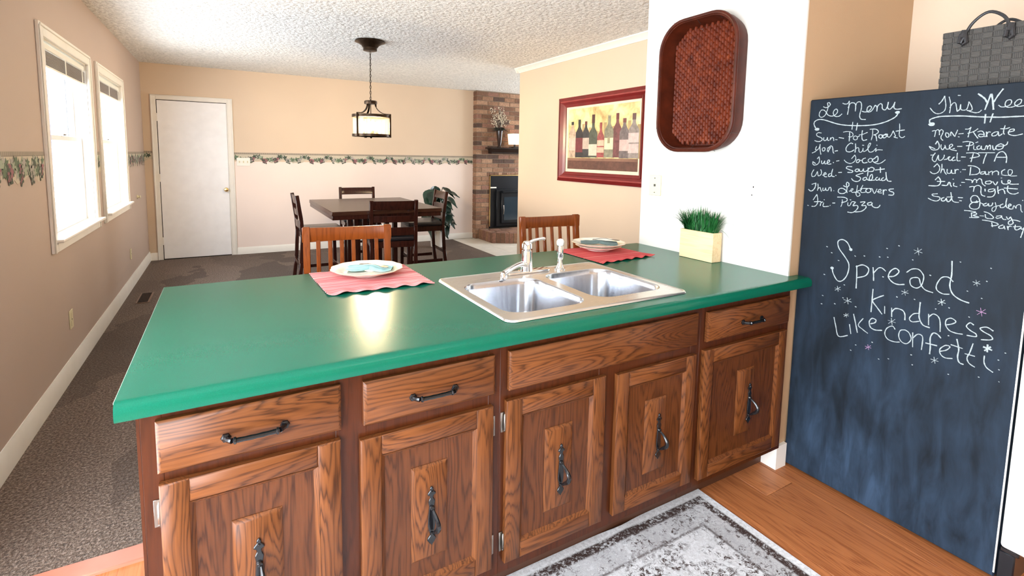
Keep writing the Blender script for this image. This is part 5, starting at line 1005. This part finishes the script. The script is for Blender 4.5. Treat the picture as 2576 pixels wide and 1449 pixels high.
def inside(y, z, y0, y1, z0, z1, r_):
    if not (y0 < y < y1 and z0 < z < z1): return False
    dy = max(y0+r_-y, y-(y1-r_), 0); dz = max(z0+r_-z, z-(z1-r_), 0); return dy*dy+dz*dz < r_*r_ or dy == 0 or dz == 0
cw, chh = .0172, .0300; k = 0
y = BY0+.024
while y < BY1-.026:
    z = BZ0+.018-(chh/2 if k % 2 else 0)
    while z < BZ1-.02:
        if inside(y+cw/2, z+chh/2, BY0+.030, BY1-.030, BZ0+.034, BZ1-.034, .12):
            j = random.uniform(-.001, .001); a, b = y+.0008, y+cw-.0008; x_ = xb-.012; vs = []
            for (f_, pr_) in ((-.06, -.001), (.14, .0065), (.5, .0085), (.86, .0065), (1.06, -.001)):   # one arched vertical reed
                for (u_, h_) in ((0, -.003), (.25, .7), (.5, 1.0), (.75, .7), (1, -.003)):
                    vs.append((x_-(pr_+j)*h_ if h_ > 0 else x_+.003, a+(b-a)*u_, z+chh*f_))
            s.add(vs, [(5*q+i, 5*q+i+1, 5*q+i+6, 5*q+i+5) for q in range(4) for i in range(4)], True)
        z += chh
    y += cw; k += 1
s.build('weave', weave, wb, kind='stuff')
thr = plain('binding_thread', (.02, .010, .008), .6)
s = MB()
for z in (1.60, 1.74, 1.88):
    s.tube([(xf+.06, BY1-.02, z), (xf-.007, BY1-.008, z), (xf-.010, BY1+.001, z), (xf+.02, BY1+.005, z)], .0014, 5)
for z in (1.56, 1.66, 1.79, 1.93): s.tube([(xf+.03, BY0+.03, z), (xf-.008, BY0+.006, z), (xf-.008, BY0-.004, z), (xf+.05, BY0+.002, z)], .0014, 5)
for y in (.45, .58, .72): s.tube([(xf+.03, y, BZ0+.03), (xf-.010, y, BZ0+.002), (xf+.03, y, BZ0-.003)], .0014, 5).tube([(xf+.03, y, BZ1-.03), (xf-.010, y, BZ1-.002), (xf+.03, y, BZ1+.003)], .0014, 5)
s.build('binding', thr, wb)
MB().tube([(XW-.006, .60, 2.10), (XW-.03, .60, 2.10)], .003, 6).build('nail', M['nickel'], wb)
# ---------------------------------------------------------------- fridge with a chalkboard side
fr = empty('refrigerator', (3.56, -.33, 0), 'refrigerator with its dark slate side used as a handwritten chalkboard', 'refrigerator')
FYB, FYF, FH = .067, -.685, 1.700
t = NT('chalkboard_paint'); c = t.co()
sm = t.noise(t.co(scale=(1, 1.3, .8)), 1.8, 4, .55, .8); sm2 = t.noise(t.co(scale=(1, 4.0, .9)), 5, 4, .6, .5)
wipe = t.ramp(t.math('MULTIPLY', sm, sm2), [(.12, 0.0), (.45, 1.0)])
zz = t.n('ShaderNodeSeparateXYZ', i_0=c).outputs[2]
low = t.ramp(zz, [(.15, .75), (.75, .30), (1.0, .12)])   # wiped smudges, and bluish light on the lower board put into the colour
t.P(Base_Color=t.mix(t.math('MULTIPLY', wipe, low), (.0055, .0085, .0125), (.042, .075, .130)), Roughness=.6, Specular_IOR_Level=.13)
t.bump(t.noise(c, 260, 2), .12, .001); chalkboard = t.m
MB().box(XC, XC+.82, FYF, FYB, .012, FH).build('body', chalkboard, fr, bevel=.004)
MB().box(XC-.0006, XC+.004, FYF, FYF+.004, .03, FH-.006).build('edge_gasket', M['plastic_w'], fr)
wf = plain('white_fridge_door', (.88, .88, .88), .3, var=.02)
MB().box(XC-.006, XC+.826, FYF-.085, FYF-.006, .135, 1.14).build('door', wf, fr, bevel=.012, seg=3); MB().box(XC-.006, XC+.826, FYF-.085, FYF-.006, 1.155, FH+.004).build('freezer_door', wf, fr, bevel=.012, seg=3)
MB().box(XC+.006, XC+.81, FYF-.045, FYF-.002, .012, .118).build('toe_grille', M['firebox'], fr, bevel=.004)
MB().box(XC+.002, XC+.06, FYF-.055, FYF-.006, .118, .134).build('door_hinge', M['black'], fr, bevel=.003)
def chalkmat(name, col):
    t = NT(name); n = t.noise(t.co(), 420, 3, .7)
    t.P(Base_Color=t.ramp(n, [(.34, tuple(x*.45 for x in col)), (.52, col)]), Roughness=.95, Specular_IOR_Level=.05); return t.m
CM = chalkmat('white_chalk', (.30, .34, .345)); CP = chalkmat('pink_chalk', (.27, .16, .26))
NL = len(CHALK['chalk_saying'])-NSTAR
CHALK['chalk_dots'] = CHALK['chalk_saying'][NL:]; CHALK['chalk_saying'] = CHALK['chalk_saying'][:NL]
for nm, strokes in CHALK.items():
    s = MB()
    for si_, (w, f) in enumerate(strokes):
        w = w/10000*.5; blob = w > .0061; pts = catmull([(f[i]/10000, f[i+1]/10000) for i in range(0, len(f), 2)], 4)
        w *= .68 if not blob else 1
        x = XC-.0004-.00002*(si_ % 7); n = len(pts); vs = []
        for i, p in enumerate(pts):
            a = pts[max(i-1, 0)]; b = pts[min(i+1, n-1)]; dx, dz = b[0]-a[0], b[1]-a[1]; L = math.hypot(dx, dz) or 1
            ww = w*(1+.18*math.sin(i*1.7+si_))
            ex = 0.4*w if i == n-1 else (-0.4*w if i == 0 else 0)
            px_, pz_ = p[0]+dx/L*ex, p[1]+dz/L*ex
            xx_ = x-i*2e-6; vs += [(xx_, px_-dz/L*ww, pz_+dx/L*ww), (xx_, px_+dz/L*ww, pz_-dx/L*ww)]
        if not blob: s.add(vs, [(2*i, 2*i+1, 2*i+3, 2*i+2) for i in range(n-1)])
        if blob:
            cy_, cz_ = (pts[0][0]+pts[-1][0])/2, (pts[0][1]+pts[-1][1])/2; hl = math.hypot(pts[0][0]-pts[-1][0], pts[0][1]-pts[-1][1])/2+w*.5
            s.add([(x-.0002, cy_+hl*math.cos(q*PI/6)*(1+.12*math.sin(q*5)), cz_+w*.85*math.sin(q*PI/6)) for q in range(12)], [tuple(range(12))])
    s.build('chalk_lettering' if nm not in ('chalk_pink', 'chalk_dots') else 'chalk_confetti',  CP if nm == 'chalk_pink' else CM, fr, label={'chalk_menu': 'weekly dinner menu handwritten in white chalk', 'chalk_schedule': 'weekly activity schedule handwritten in white chalk', 'chalk_saying': 'large saying handwritten in white chalk', 'chalk_dots': 'white chalk stars and dots', 'chalk_pink': 'two pink chalk stars'}[nm], kind='stuff' if nm in ('chalk_dots', 'chalk_pink') else None)
# ---------------------------------------------------------------- woven bag on the fridge
bx0, bx1, by0, by1, bz0, bz1 = 3.21, 3.37, -.645, -.368, FH+.005, 1.908
bg_ = empty('woven_tote', ((bx0+bx1)/2, (by0+by1)/2, bz0), 'grey basketweave tote with black rope handles on top of the refrigerator', 'bag')
gm = NT('grey_strap_h'); wv = gm.n('ShaderNodeTexWave', wave_type='BANDS', bands_direction='Z', i_Vector=gm.co(), i_Scale=62.0).outputs[1]
gm.P(Base_Color=gm.ramp(wv, [(.1, (.018, .016, .015)), (.6, (.062, .055, .046))]), Roughness=.7); gm.bump(wv, .6, .002)
gv = NT('grey_strap_v'); wv = gv.n('ShaderNodeTexWave', wave_type='BANDS', bands_direction='Y', i_Vector=gv.co(), i_Scale=62.0).outputs[1]
gv.P(Base_Color=gv.ramp(wv, [(.1, (.018, .016, .015)), (.6, (.045, .040, .033))]), Roughness=.7); gv.bump(wv, .6, .002)
s = MB(); s.box(bx0, bx0+.006, by0, by1, bz0, bz1).box(bx1-.006, bx1, by0, by1, bz0, bz1).box(bx0, bx1, by0, by0+.006, bz0, bz1).box(bx0, bx1, by1-.006, by1, bz0, bz1).box(bx0, bx1, by0, by1, bz0, bz0+.006)
s.build('shell', plain('grey_basket', (.07, .065, .06), .8), bg_)
nc, nr = 10, 10; dw, dh_ = (by1-by0)/nc, (bz1-bz0)/nr
for i in range(nc):
    for j in range(nr):
        h_ = (i+j) % 2
        MB().box(bx0-(.004 if h_ else .0022), bx0, by0+i*dw+.0006, by0+(i+1)*dw-.0006, bz0+j*dh_+.0006, bz0+(j+1)*dh_-.0006).build('weave_square', gm.m if h_ else gv.m, bg_, bevel=.0012)
for i in range(5):
    for j in range(nr):
        h_ = (i+j) % 2; dx = (bx1-bx0)/5
        MB().box(bx0+i*dx+.0006, bx0+(i+1)*dx-.0006, by1, by1+(.004 if h_ else .0022), bz0+j*dh_+.0006, bz0+(j+1)*dh_-.0006).build('weave_square', gm.m if h_ else gv.m, bg_)
rope = plain('black_rope', (.010, .009, .010), .5, var=.3, vs=200, bump=.5, bs=300)
for xx in (bx0-.010, bx1+.008):
    s = MB(); ya, yb = -.428, -.552
    s.tube(catmull([(xx, ya+.006, 1.862), (xx, ya, 1.878), (xx+.004, ya-.022, 1.928), (xx+.005, (ya+yb)/2, 1.956), (xx+.004, yb+.020, 1.932), (xx, yb, 1.888), (xx, yb-.006, 1.868)], 5), .0052, 8)
    for y in (ya, yb):
        s.tube([(xx-.001, y+.010, 1.862), (xx-.003, y+.006, 1.892), (xx-.003, y-.006, 1.892), (xx-.001, y-.010, 1.862), (xx-.001, y, 1.855)], .0065, 7, closed=True)
        s.tube([(xx-.002, y, 1.880), (xx-.001, y-.003, 1.905)], .010, 7)
    s.build('rope_handle', rope, bg_)
# ---------------------------------------------------------------- rug
t = NT('distressed_rug'); c = t.co()
RX0, RX1, RY0, RY1 = .55, 2.625, -1.55, .128
sep = t.n('ShaderNodeSeparateXYZ', i_0=c); X_, Y_ = sep.outputs[0], sep.outputs[1]
HW, HL = (RX1-RX0)/2, (RY1-RY0)/2
dx_ = t.math('SUBTRACT', HW, t.math('ABSOLUTE', X_)); dy_ = t.math('SUBTRACT', HL, t.math('ABSOLUTE', Y_))
dmin = t.math('MINIMUM', dx_, dy_)
worn = t.noise(c, 75, 4, .85); big = t.noise(c, 9, 3, .6, 1.0); curl = t.noise(c, 17, 2, .5, 1.6)
cl_ = t.math('FRACT', t.math('MULTIPLY', curl, 6.0))
spk = t.noise(c, 48, 4, .8, 1.2)
motif = t.math('MULTIPLY', t.ramp(spk, [(.47, 0.0), (.55, 1.0)]), t.ramp(t.noise(c, 11, 2, .6, 1.5), [(.38, .25), (.60, 1.0)]))
border_w = t.ramp(dmin, [(0.0, 0.0), (.030, 0.0), (.036, 1.0), (.066, .95), (.074, .35), (.150, .40), (.156, .8), (.162, .8), (.168, .10)], 'LINEAR')
# diamond medallion line
dia = t.math('ADD', t.math('MULTIPLY', t.math('ABSOLUTE', X_), .62), t.math('ABSOLUTE', Y_))
dl_ = t.ramp(t.math('ABSOLUTE', t.math('SUBTRACT', dia, .62)), [(0, 1.0), (.006, 1.0), (.011, 0.0)])
inner = t.ramp(dia, [(.30, .2), (.60, .32), (.64, 1.0)])
ink = t.math('MAXIMUM', t.math('MULTIPLY', motif, inner), t.math('MAXIMUM', border_w, dl_), True)
edge = t.ramp(dmin, [(.028, 0.0), (.036, 1.0)])
wr = t.ramp(t.math('ADD', t.math('MULTIPLY', worn, .85), t.math('MULTIPLY', big, .25)), [(.43, 0.0), (.54, 1.0)])
fac = t.math('MULTIPLY', t.math('MULTIPLY', t.math('ADD', ink, .05, True), wr), edge)
t.P(Base_Color=t.mix(fac, t.ramp(worn, [(.35, (.46, .47, .49)), (.6, (.68, .70, .73))]), (.045, .028, .025)), Roughness=.95, Specular_IOR_Level=.1)
t.bump(worn, .6, .003)
rg = MB(); nx, ny = 60, 44; vs = []
hx_, hy_ = (RX0+RX1)/2, (RY0+RY1)/2
for k in (0, 1):
    for j in range(ny+1):
        for i in range(nx+1):
            x = RX0+(RX1-RX0)*i/nx; y = RY0+(RY1-RY0)*j/ny
            if j == ny: y -= .012*math.exp(-((x-2.17)/.06)**2)
            y += .0; z = .0015+(.0075 if k else 0)+(.006*math.exp(-((x-2.17)/.05)**2)*math.exp(-((y-RY1)/.12)**2))
            vs.append((x, y, z))
n = (nx+1)*(ny+1); fs = [(j*(nx+1)+i, j*(nx+1)+i+1, (j+1)*(nx+1)+i+1, (j+1)*(nx+1)+i) for j in range(ny) for i in range(nx)]
rim = [i for i in range(nx+1)]+[j*(nx+1)+nx for j in range(1, ny+1)]+[ny*(nx+1)+i for i in range(nx-1, -1, -1)]+[j*(nx+1) for j in range(ny-1, 0, -1)]
fs += [(a+n, b+n, c_+n, d_+n) for a, b, c_, d_ in fs]+[(rim[i], rim[(i+1) % len(rim)], rim[(i+1) % len(rim)]+n, rim[i]+n) for i in range(len(rim))]
rg.add([(x-hx_, y-hy_, z) for x, y, z in vs], fs, True)
ro = rg.build('kitchen_rug', t.m); ro.location = (hx_, hy_, 0)
tag(ro, 'white and brown distressed pattern rug on the wood floor before the cabinets', 'rug')
# ---------------------------------------------------------------- counter stools (local space: back at y=0, seat towards -y, feet at z=0)
def make_stool():
    r = empty('counter_stool', (0, 0, 0))
    W, T = .44, 1.055; m_ = M['stool']
    for sg in (-1, 1):
        s = MB(); x = sg*(W/2-.018)
        pts = [(x, .02, 0), (x, -.02, .35), (x, -.03, .62), (x, -.015, .82), (x, .012, T)]
        for p, q in zip(pts[:-1], pts[1:]): s.beam(p, q, .034, .034, (0, 1, 0))
        s.build('back_post', m_, r, bevel=.003)
        s = MB(); s.beam((x*.96, -.40, 0), (x*.94, -.39, .60), .036, .036, (0, 1, 0)); s.build('leg', m_, r, bevel=.003)
        s = MB(); s.box(x-.01, x+.01, -.38, -.03, .20, .235); s.build('stretcher', m_, r, bevel=.002)
    def curved(z0, z1, yy, th, sag, w):
        s = MB(); n = 12; vs = []
        for i in range(n+1):
            u = i/n*2-1; x = u*w/2; y = yy+sag*(1-u*u)
            for (a, b) in ((0, z0), (th, z0), (th, z1), (0, z1)): vs.append((x, y+a, b-(.006*(1-u*u) if b == z1 else 0)))
        s.add(vs, [(4*i+a, 4*i+(a+1) % 4, 4*i+4+(a+1) % 4, 4*i+4+a) for i in range(n) for a in range(4)]+[(0, 1, 2, 3), tuple(4*n+a for a in (3, 2, 1, 0))])
        return s
    curved(T-.078, T-.002, -.012, .022, .030, W+.006).build('top_rail', m_, r, bevel=.004, seg=2)
    curved(.665, .705, -.040, .022, .018, W-.04).build('lower_rail', m_, r, bevel=.003)
    for k in range(6):
        u = (k+.5)/6*2-1; x = u*(W/2-.045)
        s = MB(); s.beam((x, -.028+.018*(1-u*u), .695), (x, .000+.030*(1-u*u), T-.070), .021, .014, (0, 1, 0)); s.build('back_slat', m_, r, bevel=.003)
    MB().box(-W/2+.01, W/2-.01, -.42, -.045, .585, .62).build('seat_frame', m_, r, bevel=.004)
    MB().box(-W/2+.004, W/2-.004, -.43, -.05, .62, .665).build('seat', M['leather'], r, bevel=.014, seg=3)
    MB().box(-W/2+.03, W/2-.03, -.40, -.375, .25, .29).build('footrest', m_, r, bevel=.003); MB().box(-W/2+.03, W/2-.03, -.01, .01, .25, .285).build('stretcher', m_, r, bevel=.003)
    return r
SG = 'honey wood slat-back stools at the counter'
st = make_stool(); tag(st, 'honey brown slat-back counter stool behind the left plate', 'stool', SG)
s2_ = copy_tree(st); tag(s2_, 'honey brown slat-back counter stool behind the faucet, against the picture wall', 'stool', SG)
st.location = (1.437, 1.448, 0); st.rotation_euler.z = -.12
s2_.location = (2.708, 1.437, 0); s2_.rotation_euler.z = -.04
# ---------------------------------------------------------------- espresso dining chairs (local: back at y=0, seat towards +y)
def make_chair():
    r = empty('dining_chair', (0, 0, 0)); W, T = .455, 1.0; e = M['espresso']
    for sg in (-1, 1):
        s = MB(); x = sg*(W/2-.018)
        pts = [(x, -.035, 0), (x, .0, .30), (x, .015, .60), (x, .005, .75), (x, -.03, T)]
        for p, q in zip(pts[:-1], pts[1:]): s.beam(p, q, .034, .036, (0, 1, 0))
        s.build('back_post', e, r, bevel=.003)
        s = MB(); s.beam((x, .41, 0), (x, .40, .56), .036, .036, (0, 1, 0)); s.build('leg', e, r, bevel=.003)
        MB().box(x-.009, x+.009, .02, .40, .16, .195).build('side_stretcher', e, r, bevel=.002)
    def rail(z0, z1, y0, y1):
        s = MB(); n = 8; vs = []; w = W-.05
        for i in range(n+1):
            u = i/n*2-1; x = u*w/2; sg_ = -.016*(1-u*u)
            for (a, z, yb) in ((0, z0, y0), (.018, z0, y0), (.018, z1, y1), (0, z1, y1)): vs.append((x, yb+a-.009+sg_, z))
        s.add(vs, [(4*i+a, 4*i+(a+1) % 4, 4*i+4+(a+1) % 4, 4*i+4+a) for i in range(n) for a in range(4)]+[(0, 1, 2, 3), tuple(4*n+a for a in (3, 2, 1, 0))])
        s.build('back_rail', e, r, bevel=.003)
    rail(.905, .992, -.010, -.026); rail(.785, .848, .002, -.004); rail(.655, .735, .010, .006)
    s = MB(); s.box(-W/2+.01, W/2-.01, .02, .42, .535, .595); s.build('seat_apron', e, r, bevel=.003)
    MB().box(-W/2+.0, W/2-.0, .005+.02, .435, .595, .645).build('seat', M['leather'], r, bevel=.018, seg=3)
    MB().box(-W/2+.03, W/2-.03, .385, .41, .20, .235).build('stretcher', e, r, bevel=.002); MB().box(-W/2+.03, W/2-.03, -.02, .0, .26, .29).build('stretcher', e, r, bevel=.002)
    return r
CG = 'dark espresso ladder-back chairs at the dining table'
ch = make_chair(); c2_ = copy_tree(ch); c3_ = copy_tree(ch); c4_ = copy_tree(ch)
for o, l, x, y, a in ((ch, 'dark ladder-back chair on the counter side of the table, back turned to us', 2.282, 3.468, -.15), (c2_, 'dark ladder-back chair on the far side of the table, facing us', 2.39, 5.47, PI-.06),
                      (c3_, 'dark ladder-back chair at the left end of the table, seen edge-on', 1.545, 4.46, -PI/2), (c4_, 'dark ladder-back chair at the right end of the table, before the potted plant', 3.17, 4.56, PI/2-.06)):
    tag(o, l, 'chair', CG); o.location = (x, y, 0); o.rotation_euler.z = a
# ---------------------------------------------------------------- dining table
tb = empty('dining_table', (2.26, 4.2, 0), 'dark espresso counter-height dining table on a four-post pedestal', 'table')
tx0, tx1, ty0, ty1 = 1.722, 2.79, 3.512, 4.905
MB().box(tx0, tx1, ty0, ty1, .862, .900).build('tabletop', M['espresso_top'], tb, bevel=.003)
MB().box(tx0+.006, tx1-.006, ty0+.006, ty1-.006, .822, .862).build('apron', M['espresso'], tb, bevel=.003)
for dx in (-.16, .16):
    for dy in (-.16, .16):
        for q in (-.045, .045):
            MB().box(2.256+dx+q-.022, 2.256+dx+q+.022, 4.2+dy-.03, 4.2+dy+.03, .10, .822).build('pedestal_post', M['espresso'], tb, bevel=.003)
MB().box(2.0, 2.51, 3.94, 4.46, .06, .10).build('pedestal_shelf', M['espresso'], tb, bevel=.004)
for sg in (-1, 1):
    MB().box(2.256+sg*.18-.04, 2.256+sg*.18+.04, 3.78, 4.62, 0, .06).build('foot', M['espresso'], tb, bevel=.006)
# ---------------------------------------------------------------- potted plant in the far corner
pp = empty('potted_plant', (3.76, 6.12, 0), 'large dark-leaved plant in a white ribbed pot by the far wall', 'potted plant')
s = MB(); s.lathe([(.085, .0), (.095, .004), (.118, .28), (.122, .30), (.112, .30), (.100, .24)], (3.76, 6.12, 0), 40, fn=lambda a, r_: 1+.02*(math.cos(a*20)))
s.build('pot', plain('white_ribbed_pot', (.78, .76, .72), .5, bump=.4, bs=90, bd=.006), pp)
MB().lathe([(.11, .25), (.10, .262), (.002, .268)], (3.76, 6.12, 0), 20).build('soil', plain('pot_soil', (.03, .02, .012), .95), pp)
lf = plain('dark_leaf', (.012, .030, .022), .28, var=.4, vs=10); lf2 = plain('mid_leaf', (.02, .05, .035), .3, var=.3, vs=10); stm = plain('leaf_stem', (.03, .05, .02), .5)
def leaf(base, tip_dir, L, Wd, droop, mt):
    d = Vector(tip_dir).normalized(); side = d.cross(Vector((0, 0, 1))); side = side.normalized() if side.length > .05 else Vector((1, 0, 0)); up = side.cross(d).normalized()
    n = 8; vs = []
    for q in range(n+1):
        t = q/n; w = Wd*(math.sin(PI*min(1, t*1.02)**.62))*(1-.15*t); c_ = Vector(base)+d*(L*t)-Vector((0, 0, 1))*droop*t*t
        if q == 0: w = Wd*.28
        vs += [tuple(c_-side*w+up*.02*w/Wd), tuple(c_-side*w*.5+up*.012), tuple(c_), tuple(c_+side*w*.5+up*.012), tuple(c_+side*w+up*.02*w/Wd)]
    MB().add(vs, [(5*q+a, 5*q+a+1, 5*q+a+6, 5*q+a+5) for q in range(n) for a in range(4)], True).build('leaf', mt, pp)
rr = random.Random(4); s = MB()
LV = [(.02, .93, -.1), (-.16, .66, -.12), (.14, .62, -.15), (-.24, .84, -.05), (.24, .92, -.05), (.04, .82, -.15), (-.08, .54, -.15), (.24, .52, -.1), (-.26, .60, -.05), (.12, .78, -.12), (-.14, .92, -.1), (.0, .66, -.18), (-.20, .95, .0), (-.05, 1.0, .1), (.16, .98, 0), (.26, .84, 0), (.10, .88, .1), (-.13, .84, -.1), (-.22, .72, 0), (.0, .74, -.1), (.18, .70, -.1), (.27, .62, 0), (-.10, .60, -.1), (.08, .58, -.15), (-.18, .48, -.05), (.20, .46, -.05), (.05, .42, -.15), (-.04, .86, -.05), (.22, .76, .05), (-.12, .70, .1), (.12, .52, .05), (-.02, .50, -.1)]
for k, (dx, z, dy) in enumerate(LV):
    b = (3.76+dx*.55, 6.12+dy*.6, z-.05); s.tube(catmull([(3.76, 6.12, .26), (3.76+dx*.2, 6.12+dy*.2, .26+(z-.26)*.6), b], 4), .006, 5)
    leaf(b, (dx*1.2+rr.uniform(-.2, .2), dy-.35+rr.uniform(-.15, .15), rr.uniform(-.75, .2)), rr.uniform(.20, .27), rr.uniform(.08, .11), rr.uniform(.02, .09), lf if k % 3 else lf2)
s.build('stems', stm, pp)
print('objects', len(bpy.data.objects), 'tris', sum(len(m_.polygons) for m_ in bpy.data.meshes))
